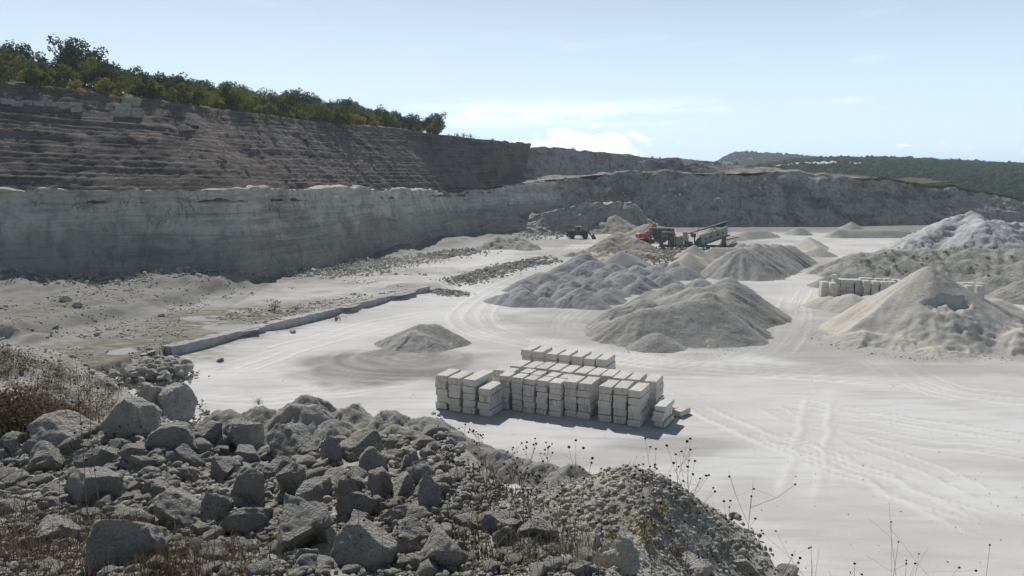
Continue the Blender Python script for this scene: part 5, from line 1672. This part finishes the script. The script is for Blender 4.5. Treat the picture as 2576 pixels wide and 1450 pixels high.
for px_ in (2195, 2245):
    a0, z0 = m(px_, 410); a1, z1_ = m(px_, 540); add_tube(bm, [(a0, -1.0, z0), (a1, -1.0, z1_)], .03, 5)
for k in range(5):
    a0, z0 = m(2195, 415 + 28 * k); a1, _ = m(2245, 0); add_tube(bm, [(a0, -1.0, z0), (a1, -1.0, z0)], .025, 5)
part('ladder', bm, 'paint', cr)
bm = bmesh.new(); a0, z0 = m(1578, 200); a1, z1_ = m(1578, 560); add_tube(bm, [(a1, 1.5, z1_ - 2.5), (a0, 1.5, z0)], .05, 6); part('mast', bm, 'steel', cr)

# crow flying low over the far floor: wings bent down
bx0, by0, bz0 = on_y(1956, 592, 215)
crow = put('crow', None, (bx0, by0, bz0), (0, 0, .4), label='black crow flying low before the dark gravel cone', cat='bird')
bm = bmesh.new(); add_tube(bm, [(0, -.22, -.02), (0, -.16, .02), (0, -.05, .02), (0, .08, 0), (0, .16, .02), (0, .2, .02), (0, .26, .0)], [.015, .05, .07, .06, .045, .04, .008], 8); part('body', bm, 'black', crow, True)
for s in (-1, 1):
    bm = bmesh.new()
    pts_ = [(0, .08, .05), (s * .18, .10, .12), (s * .36, .05, .0), (s * .47, -.04, -.20), (s * .36, -.10, -.10), (s * .2, -.10, .06), (0, -.08, .04)]
    f0 = [bm.verts.new(p) for p in pts_]; f1 = [bm.verts.new((p[0], p[1], p[2] + .02)) for p in pts_]
    bm.faces.new(f0); bm.faces.new(f1[::-1])
    for k in range(7): bm.faces.new((f0[k], f1[k], f1[(k + 1) % 7], f0[(k + 1) % 7]))
    part('wing', bm, 'black', crow)
bm = bmesh.new(); add_box(bm, (0, -.3, -.01), (.10, .18, .015)); part('tail', bm, 'black', crow)

# ================================================================== VEGETATION
def leaf_cloud(centers, radii, per, size, seed, flat=0.8):
    """many small leaf faces gathered in clumps"""
    r = np.random.default_rng(seed)
    Vs = []
    for c, R in zip(centers, radii):
        n = max(4, int(per * R * R))
        d = r.normal(size=(n, 3)); d /= np.linalg.norm(d, axis=1, keepdims=True)
        p = c + d * (R * r.uniform(0.45, 1.0, (n, 1)) ** 0.6) * np.array((1, 1, flat))
        a = r.normal(size=(n, 3)); a /= np.linalg.norm(a, axis=1, keepdims=True)
        b_ = np.cross(a, r.normal(size=(n, 3))); b_ /= np.linalg.norm(b_, axis=1, keepdims=True) + 1e-9
        s = size * r.uniform(.6, 1.3, (n, 1))
        Vs.append(np.stack([p - a * s, p + b_ * s * .55, p + a * s, p - b_ * s * .55], 1))
    V = np.concatenate(Vs)
    return V.reshape(-1, 3), np.arange(len(V) * 4).reshape(-1, 4)


def tree_proto(k, h, w, leafm, kind='oak'):
    r = np.random.default_rng(900 + k)
    bm = bmesh.new()
    th = h * (0.22 if kind == 'oak' else .10)
    lean = r.uniform(-.1, .1, 2)
    top_ = Vector((lean[0] * h, lean[1] * h, h * .78))
    add_tube(bm, [(0, 0, -.3), (lean[0] * th * .5, lean[1] * th * .5, th * .6), (lean[0] * th, lean[1] * th, th), top_], [h * .035, h * .028, h * .022, h * .006], 6)
    cs, rs = [], []
    nl = 9 if kind == 'oak' else 6
    for i in range(nl):
        a = i * 2.4 + r.uniform(-.4, .4)
        z0 = th * r.uniform(.75, 1.1) + (h * .3) * (i / nl)
        e = np.array((math.cos(a) * w * r.uniform(.55, 1.0), math.sin(a) * w * r.uniform(.55, 1.0), z0 + h * r.uniform(.12, .34)))
        add_tube(bm, [(lean[0] * z0, lean[1] * z0, z0), tuple(e * np.array((.5, .5, 1)) + np.array((0, 0, -h * .06))), tuple(e)], [h * .014, h * .010, h * .004], 5)
        for j in range(3):
            cs.append(e + r.normal(0, w * .2, 3) * np.array((1, 1, .7))); rs.append(w * r.uniform(.22, .42))
    for j in range(14 if kind == 'oak' else 18):
        a = r.uniform(0, 6.28); q = r.uniform(0, .7)
        cs.append(np.array((math.cos(a) * w * q, math.sin(a) * w * q, h * r.uniform(.28 if kind == 'oak' else .1, .93)))); rs.append(w * r.uniform(.25, .45))
    V, Fc = leaf_cloud(cs, rs, 85 if kind == 'oak' else 95, 0.19, 930 + k)
    t = put('oak_tree', None)
    put('trunk', bm_mesh('trunk', bm, MAT['bark']), parent=t)
    put('crown', mesh_np('crown', V, Fc, MAT[leafm], False), parent=t)
    return t


def shrub_mesh(name, k, R, leafm, size=.15, per=40, upright=1.0):
    r = np.random.default_rng(1300 + k)
    cs = [np.array((*(r.normal(0, R * .45, 2)), R * r.uniform(.25, .9) * upright)) for _ in range(9)]
    V, Fc = leaf_cloud(cs, [R * r.uniform(.3, .55) for _ in cs], per, size, 1350 + k)
    V[:, 2] = np.maximum(V[:, 2], 0.0)
    return V, Fc


def stems_bm(k, R, n=6, h=1.0):
    bm = bmesh.new(); r = random.Random(k)
    for i in range(n):
        a = r.uniform(0, 6.28); q = R * r.uniform(.2, .7)
        add_tube(bm, [(0, 0, -.15), (math.cos(a) * q * .4, math.sin(a) * q * .4, h * .5 * R), (math.cos(a) * q, math.sin(a) * q, h * R)], [.035 * R, .025 * R, .01 * R], 4)
    return bm


TP = [tree_proto(0, 6.0, 2.6, 'leaf_dark'), tree_proto(1, 5.2, 2.2, 'leaf_olive'), tree_proto(2, 4.6, 2.0, 'leaf_olive', 'bush'), tree_proto(3, 5.0, 2.0, 'leaf_dark', 'bush'),
      tree_proto(4, 3.6, 1.8, 'leaf_yellow', 'bush'), tree_proto(5, 3.4, 1.9, 'leaf_yellow', 'bush'), tree_proto(6, 4.2, 1.9, 'leaf_rust', 'bush'), tree_proto(7, 6.6, 2.9, 'leaf_dark')]
TDESC = ['dark green oak', 'olive green oak', 'olive green bushy tree', 'dark bushy tree', 'yellow-green bushy tree', 'small yellow-green tree', 'rust-brown bushy tree', 'tall dark spreading oak']
first = [True] * 8
top_line = P2[nt_ - 1]; rid_line = P2[nt_ - 1 + 22]
tr_ = random.Random(31)
trees = []
raw_labels = []


def hill_pt(s, d):                       # s along the edge, d back towards the ridge
    i = s * 379; i0 = int(min(378, i)); f = i - i0
    rows_ = P2[nt_ - 1:nt_ + 22]
    j = min(21.999, d * 22); j0 = int(j); g = j - j0
    a = rows_[j0, i0] * (1 - f) + rows_[j0, i0 + 1] * f
    b_ = rows_[j0 + 1, i0] * (1 - f) + rows_[j0 + 1, i0 + 1] * f
    return a * (1 - g) + b_ * g


def add_tree(p, kind, sc, label=None, zs=1.0):
    o = TP[kind]
    t = o if first[kind] else copy_tree(o)
    first[kind] = False
    t.name = 'oak_tree' if kind in (0, 1, 7) else 'bushy_tree'
    t.location = (p[0], p[1], p[2] - 0.15); t.rotation_euler = (0, 0, tr_.uniform(0, 6.28)); t.scale = (sc, sc, sc * zs)
    t['category'] = 'tree'; t['group'] = 'trees on the hilltop above the quarry'
    if isinstance(label, tuple): raw_labels.append((label, t))
    else: t['label'] = label
    trees.append(t)
    return t


cand = []
tries = 0
while len(cand) < 265 and tries < 30000:
    tries += 1
    s = tr_.uniform(.16, 1.0); d = tr_.random() ** 1.25 * .95
    p = hill_pt(s, d)
    u = u_of(p[0], p[1])
    if u < -25 or u > 438: continue
    if u > 380 and d < .08: continue
    if any((p[0] - q[0]) ** 2 + (p[1] - q[1]) ** 2 < (1.6 if d < .3 else 2.2) ** 2 for q, _, _ in cand): continue
    cand.append((p, d, u))
cand.sort(key=lambda c: c[2])
cnt = {}
names = []
for p, d, u in cand:
    yel = max(0, .52 - abs(u - 150) / 300) if d < .35 else .06
    x = tr_.random()
    if x < yel: k = tr_.choice((4, 5, 5, 4, 6))
    elif d < .35: k = tr_.choice((2, 2, 3, 1, 5))
    else: k = tr_.choice((0, 1, 3, 3, 2, 7, 0, 1))
    zone = 'left edge' if u < 60 else 'left ridge' if u < 170 else 'mid ridge' if u < 300 else 'right ridge'
    dep = 'lip of the slope' if d < .15 else 'front of the wood' if d < .4 else 'skyline'
    add_tree(p, k, tr_.uniform(.62, 1.22) * (.95 if d < .12 else 1.12), (TDESC[k], zone, dep))
# bigger single trees on the skyline
for U, s_guess, kk, sc, lab in [(225, 0, 7, 1.75, 'tallest dark spreading oak standing above the wood at the left'), (318, 0, 0, 1.15, 'pointed dark oak right of the tallest oak on the skyline'), (60, 0, 0, 1.15, 'dark oak top on the skyline near the left edge'),
                                (895, 0, 7, 1.2, 'round dark oak rising above the right part of the wood'), (1000, 0, 0, 1.15, 'dark oak with gaps near the right end of the wood'), (1045, 0, 7, 1.05, 'last big dark oak at the right end of the wood')]:
    best = min(((abs(u_of(*hill_pt(s, .5)[:2]) - U * PX), s) for s in np.linspace(.1, 1, 300)))[1]
    p = hill_pt(best, .5)
    add_tree(p, kk, sc, lab)
def finish_tree_labels(raw):
    groups = {}
    for key, t in raw:
        groups.setdefault(key, []).append(t)
    for key, ts_ in groups.items():
        for i, t in enumerate(ts_):
            if len(ts_) == 1:
                t['label'] = f'{key[0]} at the {key[2]}, {key[1]}'
            else:
                o_ = ORD[i] if i < len(ORD) else f'{i + 1}th'
                t['label'] = f'{o_} {key[0]} from left at the {key[2]}, {key[1]}'


finish_tree_labels(raw_labels)

# ---- shrubs on the slope, the benches and the banks
def shrub_proto(k, R, leafm, stemn=6, **kw):
    t = put('shrub', None)
    V, Fc = shrub_mesh('shrub', k, R, leafm, **kw)
    put('foliage', mesh_np('foliage', V, Fc, MAT[leafm], False), parent=t)
    put('stem', bm_mesh('stem', stems_bm(k, R, stemn), MAT['stem']), parent=t)
    return t


SHP = {'dark': shrub_proto(1, 1.0, 'leaf_dark'), 'olive': shrub_proto(2, 1.0, 'leaf_olive'), 'yellow': shrub_proto(3, 1.0, 'leaf_yellow', per=60, size=.10), 'brown': shrub_proto(4, 1.0, 'brown', per=50, size=.12),
       'straw': shrub_proto(5, 1.0, 'straw', per=60, size=.10), 'green': shrub_proto(6, 1.0, 'leaf_olive', per=120, size=.07)}
sused = {k: False for k in SHP}


def shrub(kind, loc, sc, label, group, zs=1.0):
    o = SHP[kind]
    t = copy_tree(o) if sused[kind] else o
    sused[kind] = True
    t.location = loc; t.scale = (sc, sc, sc * zs); t.rotation_euler = (0, 0, tr_.uniform(0, 6.28))
    t['label'] = label; t['category'] = 'shrub'; t['group'] = group
    return t


gs = 'shrubs on the terraced slope'
for U, V, k, sc, lab in [(560, 300, 'dark', 1.5, 'dark shrub on the slope below the middle of the wood'), (680, 300, 'dark', 2.3, 'big dark bush at the lip of the slope, left of centre'), (715, 305, 'dark', 2.0, 'dark bush right of the big lip bush'), (650, 310, 'brown', 1.7, 'brown bush left of the big lip bush'),
                         (770, 300, 'dark', 1.8, 'dark bush on the lip near the pale cut blocks'), (860, 310, 'olive', 1.5, 'olive bush on the upper terraces right of the gully'), (945, 325, 'dark', 1.5, 'dark bush on the upper terraces below the round oak'),
                         (1000, 318, 'dark', 1.2, 'small dark bush on the upper terraces, right end'), (568, 415, 'dark', 1.1, 'lone dark shrub low on the terraces under the bright block'), (250, 250, 'brown', 1.8, 'brown bush under the tallest oak'), (130, 240, 'dark', 2.0, 'dark bush on the lip at the far left'),
                         (420, 262, 'brown', 1.6, 'brown bush on the lip above the pale block cluster'), (40, 225, 'brown', 1.8, 'brown bush on the lip at the left edge'), (1060, 340, 'dark', 1.0, 'dark bush just below the end of the wood'), (830, 335, 'brown', 1.3, 'brown bush at the top of the gully')]:
    x, y, z = on_slope(U, V)
    shrub(k, (x, y + .3, z - .1), sc, lab, gs, 1.0)
gs = 'shrubs along the bare skyline'
top_r = P2[nt_ + 2]
for U, k, sc, lab in [(1098, 'dark', .8, 'thin shrub on the bare skyline just past the wood'), (1130, 'dark', .6, 'tiny shrub on the skyline past the wood'), (1150, 'dark', 1.1, 'first of three dark skyline bushes right of the wood'), (1168, 'dark', 1.3, 'middle one of three dark skyline bushes right of the wood'), (1185, 'dark', 1.2, 'last of three dark skyline bushes right of the wood'),
                      (1250, 'dark', .6, 'small shrub on the skyline before the notch'), (1265, 'brown', .6, 'small brown shrub on the skyline at the notch')]:
    i = np.argmin(np.abs(u_of(top_r[:, 0], top_r[:, 1]) - U * PX)); x, y, z = top_r[i]
    shrub(k, (x, y, z), sc * 1.25, lab, gs, 1.1)
for U, k, sc, lab in [(1372, 'dark', .8, 'small round shrub on the far skyline right of the notch'), (1440, 'brown', 1.1, 'thin bare shrub on the far skyline above the loader'), (1635, 'dark', 1.2, 'dark bush on the far skyline above the excavator'), (1655, 'dark', .9, 'lower dark bush beside the one above the excavator'), (1750, 'brown', .7, 'small shrub on the far skyline above the crusher'),
                      (1848, 'dark', 1.5, 'dark bush on the far skyline before the distant hill'), (1770, 'dark', .7, 'tiny shrub on the far skyline left of the distant hill'), (1930, 'dark', 1.2, 'low dark scrub on the far skyline below the distant hill'), (1960, 'dark', 1.1, 'low dark scrub right of the distant hill top'), (1900, 'dark', 1.0, 'low dark scrub left of the hillside scar')]:
    i = np.argmin(np.abs(u_of(UPTOP[:, 0], UPTOP[:, 1]) - U * PX)); x, y, z = UPTOP[i]
    shrub(k, (x, y, z), sc * 1.3, lab, gs, 1.0)
# dark scrub along the crest of the right hillside: reads as one mass
r = np.random.default_rng(55)
crest = P1[70]
cc, cr_ = [], []
for _ in range(1300):
    i = r.integers(int(720 * .66), 719)
    x, y, z = crest[i] + (crest[min(i + 1, 719)] - crest[i]) * r.random()
    o = r.normal(0, 2.2)
    cc.append((x + r.normal(0, .6), y + abs(o), z + .3 + 0.05 * o)); cr_.append(r.uniform(.4, 1.1))
V, Fc = leaf_cloud(np.array(cc), cr_, 26, .28, 56)
put('hillside_scrub', mesh_np('hillside_scrub', V, Fc, MAT['leaf_dark'], False), label='dark scrub covering the crest of the right hillside', cat='scrub', kind='stuff')
# dry grass fringe on the skylines
def tufts(name, pts, h, mat, label, seed, spread=.25, per=7, wid=.012, cat='grass'):
    r = np.random.default_rng(seed)
    pts = np.asarray(pts, float); n = len(pts) * per
    b_ = np.repeat(pts, per, 0) + np.concatenate([r.normal(0, spread, (n, 2)), np.zeros((n, 1))], 1)
    a = r.uniform(0, 6.28, n); hh = (np.repeat(np.asarray(h) * np.ones(len(pts)), per) * r.uniform(.5, 1.25, n))[:, None]
    dr = np.stack([np.cos(a), np.sin(a), 0 * a], -1); sd = np.stack([-np.sin(a), np.cos(a), 0 * a], -1) * (wid * r.uniform(.6, 1.4, n))[:, None]
    up = np.array((0, 0, 1.0)); ln = r.uniform(.1, .75, n)[:, None]
    mid = b_ + up * hh * .55 + dr * hh * ln * .3; tip = b_ + up * hh * (1 - ln * .35) + dr * hh * ln
    V = np.stack([b_ - sd, b_ + sd, mid + sd * .8, mid - sd * .8, tip + sd * .2, tip - sd * .2], 1)
    Fc = np.array([[0, 1, 2, 3], [3, 2, 4, 5]])[None] + (np.arange(n) * 6)[:, None, None]
    return put(name, mesh_np(name, V.reshape(-1, 3), Fc.reshape(-1, 4), MAT[mat], False), label=label, cat=cat, kind='stuff')


pts = [top_r[r.integers(250, 379)] + np.array((0, r.uniform(-2, 2), 0)) for _ in range(260)] + [UPTOP[r.integers(0, 319)] for _ in range(420)]
tufts('skyline_grass', pts, .5, 'brown', 'short dry grass fringe along the bare skyline', 71, .4, 6, .05)

# scrub on the spoil bank at the right
gs = 'dark shrubs dotted over the right spoil bank'
dg = bpy.context.evaluated_depsgraph_get(); dg.update()
k = 0
for (a, c) in [(610, 475), (715, 445), (720, 480), (830, 500), (945, 440), (975, 490), (870, 365), (930, 345), (1190, 470), (1240, 420), (1300, 360), (1410, 360), (1790, 485), (1680, 470), (1640, 510), (1800, 570), (1790, 410), (1000, 320), (1480, 325), (1580, 318), (1720, 312), (1840, 328), (2000, 405), (1130, 405), (1370, 460)]:
    U, V = z3(a, c)
    d = Vector(ray(U, V)).normalized()
    ok, loc, nn, _, ob, _ = SC.ray_cast(dg, cam.location, d)
    if ok and ob.name.startswith(('spoil', 'chalk', 'gravel')):
        k += 1
        shrub(('dark', 'olive', 'brown')[k % 3] if k % 2 else 'dark', loc - Vector((0, 0, .1)), random.Random(k).uniform(.45, .9), 'low dark shrub dotted on the right spoil bank', gs, .7)

# yellow weeds and tufts near the camera
gs = 'weeds growing on the foreground bank'
for U, V, kd, px_, lab in [(650, 1015, 'green', 30, 'green tuft on the left shoulder of the earth mounds'), (1620, 1345, 'yellow', 95, 'yellow-green shrub on the slope at the bottom right'), (1660, 1300, 'yellow', 60, 'pale yellow weed above the yellow-green shrub'), (1540, 1350, 'green', 50, 'green weed left of the yellow-green shrub'),
                           (1545, 1190, 'green', 22, 'small green tuft on top of the near right mound'), (1490, 1205, 'yellow', 30, 'yellow tuft on the left shoulder of the near right mound'), (20, 1075, 'green', 70, 'bright green weed at the left picture edge'), (1265, 1375, 'green', 45, 'low green weed among the bottom rubble'),
                           (1290, 1345, 'straw', 50, 'straw-coloured weed beside the flat tan-stained slab'), (985, 1085, 'yellow', 26, 'yellow weed between the earth mounds'), (1005, 1060, 'green', 22, 'green tuft between two earth mounds'), (900, 1022, 'green', 20, 'small green tuft on the rim of the white floor'), (1090, 1042, 'green', 18, 'green tuft by the leftmost block stack'),
                           (960, 1040, 'straw', 18, 'dry tuft on the earth mound rim'), (1380, 1395, 'green', 60, 'dark green weed in the rubble at the bottom'), (1700, 1400, 'straw', 60, 'dry weed by the smooth white boulder')]:
    d = Vector(ray(U, V)).normalized()
    ok, loc, nn, _, ob, _ = SC.ray_cast(dg, cam.location, d)
    R = px_ * PX * (loc - cam.location).length / F * .5
    shrub(kd, loc - Vector((0, 0, .05)), R, lab, gs, 1.0)
x, y = on_z(690, 782, TERR)
shrub('straw', (x, y, TERR), 1.5, 'straw-coloured shrub growing beside the puddles on the terrace', 'shrubs on the terrace', .9)
shrub('brown', (x + 2.6, y + .6, TERR), .8, 'brown low shrub right of the straw shrub on the terrace', 'shrubs on the terrace', .6)
shrub('olive', (x - 3, y - .5, TERR), .8, 'olive low shrub left of the straw shrub on the terrace', 'shrubs on the terrace', .5)
x, y = on_z(845, 800, .3)
shrub('brown', (x, y, 0), 1.1, 'dead brown brush lying against the ledge', 'shrubs on the terrace', .6)

# dead brush over the left of the bank and dry grass among the boulders
def bank_pts(n, U0, U1, V0, V1, seed, cond=None):
    r = np.random.default_rng(seed); out = []
    while len(out) < n:
        U, V = r.uniform(U0, U1), r.uniform(V0, V1)
        if cond and not cond(U, V): continue
        x, y, z, t = hit_bank(U, V)
        if z < .3: continue
        out.append((x, y, z - .03))
    return np.array(out)


pb = bank_pts(620, -40, 330, 870, 1090, 81, lambda U, V: V > 870 + U * .35 and fbm2(U / 60, V / 35, 3, 5) > -.2)
V, Fc = leaf_cloud(pb + np.array((0, 0, .22)), np.random.default_rng(8).uniform(.25, .7, len(pb)), 130, .05, 82, .75)
put('dead_brush', mesh_np('dead_brush', V, Fc, MAT['brown'], False), label='brown dead brush covering the slope at the left', cat='brush', kind='stuff')
tufts('brush_twigs', pb, .42, 'brown', 'bare brown twigs sticking out of the brush at the left', 182, .35, 7, .010, 'brush')
tufts('dry_grass', pb[::3], .3, 'straw', 'pale dry grass mixed into the brown brush at the left', 83, .5, 8, .010)
pb = bank_pts(200, -40, 620, 1260, 1465, 84, lambda U, V: V > 1260 + U * .25)
tufts('bottom_brush', pb, .32, 'brown', 'brown dry stalks tangled over the lower left boulders', 85, .22, 13, .006, 'brush')
pb = bank_pts(170, 1130, 1860, 1170, 1420, 86)
tufts('slope_grass', pb, .24, 'brown', 'brown dry grass on the slope before the near mound', 87, .3, 10, .009)
pb = bank_pts(160, 1300, 1850, 1230, 1440, 88)
tufts('slope_straw', pb, .3, 'straw', 'pale dry grass on the slope before the near mound', 89, .3, 8, .007)

# tall dry weeds with dark seed heads, each rooted in the bank
wr = random.Random(44)


def weed(base, tip, label, heads=10, branch=5, tilt=0.15):
    base = Vector(base); tip = Vector(tip)
    Hh = (tip - base).length
    w = put('dry_weed', None, base, label=label, cat='weed', group='tall dry weeds with dark seed heads')
    bm = bmesh.new(); hb = bmesh.new()
    ax = tip - base
    side = Vector((1, 0, 0))
    pts_ = [Vector((0, 0, -.08)) + ax * 0, ax * .35 + side * wr.uniform(-.03, .03) * Hh, ax * .7 + side * wr.uniform(-.03, .03) * Hh, ax]
    r0 = 0.0019 * max(1.0, base.length / 9)
    add_tube(bm, pts_, [r0 * 1.4, r0 * 1.2, r0, r0 * .6], 4)
    ends = [ax]
    for b_ in range(branch):
        t = wr.uniform(.45, .95)
        p0 = ax * t
        d = Vector((wr.uniform(-1, 1), wr.uniform(-.6, .6), wr.uniform(.4, 1.1))).normalized() * Hh * wr.uniform(.10, .26)
        p1 = p0 + d * .6 + Vector((0, 0, .0)); p2 = p0 + d + Vector((0, 0, Hh * .03))
        add_tube(bm, [p0, p1, p2], [r0 * .7, r0 * .55, r0 * .4], 4)
        ends.append(p2)
        for j in range(wr.choice((0, 1, 1, 2))):
            q = p1 + Vector((wr.uniform(-1, 1), wr.uniform(-.5, .5), wr.uniform(.2, 1))).normalized() * Hh * wr.uniform(.05, .12)
            add_tube(bm, [p1, q], [r0 * .4, r0 * .3], 3); ends.append(q)
    wr.shuffle(ends)
    for e in ends[:heads]:
        s = wr.uniform(.008, .0125) * max(.8, base.length / 11)
        mt = Matrix.Translation(e) @ Matrix.Diagonal((s, s, s * wr.uniform(.7, 1.0), 1))
        bmesh.ops.create_icosphere(hb, subdivisions=1, radius=1.0, matrix=mt)
    put('stalk', bm_mesh('stalk', bm, MAT['stem']), parent=w)
    put('seed_cluster', bm_mesh('seed_cluster', hb, MAT['seed'], True), parent=w, kind='stuff')


WE = [(1100, 1330, 1135, 1060, 'tall leaning weed right of the boulder heap, its tip reaching the block shadow'), (1125, 1320, 1160, 1090, 'second tall leaning weed right of the boulder heap'), (1290, 1320, 1345, 1075, 'branched weed against the white floor below the middle blocks'),
      (1310, 1330, 1390, 1085, 'taller forked weed right of the branched one'), (1420, 1330, 1450, 1110, 'slender weed below the middle of the block shadow'), (1350, 1340, 1300, 1130, 'bushy weed leaning left above the flat slab'),
      (1390, 1330, 1420, 1160, 'short weed among the dense seed heads'), (1450, 1340, 1470, 1165, 'short forked weed left of the near mound'), (1690, 1400, 1700, 1070, 'tallest weed before the near right mound'), (1665, 1390, 1640, 1120, 'many-headed weed left of the tallest one'),
      (1720, 1400, 1730, 1110, 'many-headed weed right of the tallest one'), (1640, 1380, 1615, 1140, 'weed on the left of the clump before the near mound'), (1860, 1420, 1890, 1200, 'branched weed with many heads at the right foot of the near mound'), (1850, 1420, 1835, 1235, 'lower weed left of the branched right weed'),
      (1870, 1440, 2000, 1370, 'bent weed arching right over the white floor'), (2060, 1470, 2040, 1350, 'thin weed at the bottom right, leftmost there'), (2190, 1480, 2150, 1400, 'short weed between the bottom right weeds'),
      (2255, 1480, 2260, 1330, 'weed with a kinked top at the bottom right'), (2340, 1480, 2280, 1390, 'drooping weed with three heads at the bottom right'), (2480, 1480, 2490, 1340, 'bare thin stalk near the bottom right corner'), (1180, 1330, 1210, 1180, 'short weed right of the boulder heap'), (1230, 1330, 1260, 1190, 'short bushy weed at the foot of the boulder heap'),
      (900, 1450, 905, 1270, 'dark stalk rising before the bottom centre boulder'), (965, 1450, 960, 1250, 'dark stalk right of the one before the bottom centre boulder'), (1010, 1440, 1000, 1320, 'short dark stalk on the white knobbly boulder'), (560, 1400, 520, 1230, 'dry stalk tangled over the left heap'), (340, 1330, 430, 1190, 'bent pale stalk across the left heap'),
      (150, 1320, 160, 1130, 'brown stalk before the huge rounded boulder'), (60, 1200, 75, 980, 'tall brown stalk in the brush at the left edge'), (170, 1060, 190, 900, 'brown stalk standing in the left brush'), (230, 1040, 225, 930, 'short brown stalk at the right of the left brush')]
for U0, V0, U1, V1, lab in WE:
    x, y, z, t = hit_bank(U0, min(V0, 1449) if U0 < 2050 else 1449)
    if U0 >= 2050 or t > 22:
        t = 8.5
        d = ray(U0, V0); x, y, z = d[0] * t / 1, d[1] * t, EYE + d[2] * t
        zb = float(bank_z(x, y))
        z = zb
    V1 = V1 + 0.22 * (V0 - V1) * (U0 > 1200)
    d = ray(U1, V1)
    k = (y - 0.1) / d[1]
    tip = (d[0] * k, d[1] * k, EYE + d[2] * k)
    many = 'many' in lab or 'bushy' in lab or 'branched' in lab
    weed((x, y, z), tip, lab, 18 if many else 8, 10 if many else 5)
for k in range(9):
    U = wr.uniform(1130, 1520); V = wr.uniform(1200, 1320)
    x, y, z, t = hit_bank(U, V)
    if t > 24: continue
    h = wr.uniform(.5, 1.1)
    weed((x, y, z), (x + wr.uniform(-.2, .2), y, z + h), 'short dry weed in the dense seed-head patch right of the boulder heap', 18, 9)

# ================================================================== AIR
bm = bmesh.new()
x0, x1, y0, y1, z0_, z1_ = -2500, 3500, -600, 3300, -16, 90
bmesh.ops.create_cube(bm, size=1.0)
for v in bm.verts:
    v.co = Vector((x0 if v.co.x < 0 else x1, y0 if v.co.y < 0 else y1, z0_ if v.co.z < 0 else z1_))
hz, nt = newmat('haze_air')
pv = N(nt, 'ShaderNodeVolumePrincipled', ins={'Color': (0.78, 0.89, 1.0, 1), 'Density': 0.00016, 'Anisotropy': 0.35})
N(nt, 'ShaderNodeOutputMaterial', ins={'Volume': pv.outputs[0]})
put('haze', bm_mesh('haze', bm, hz), kind='stuff')
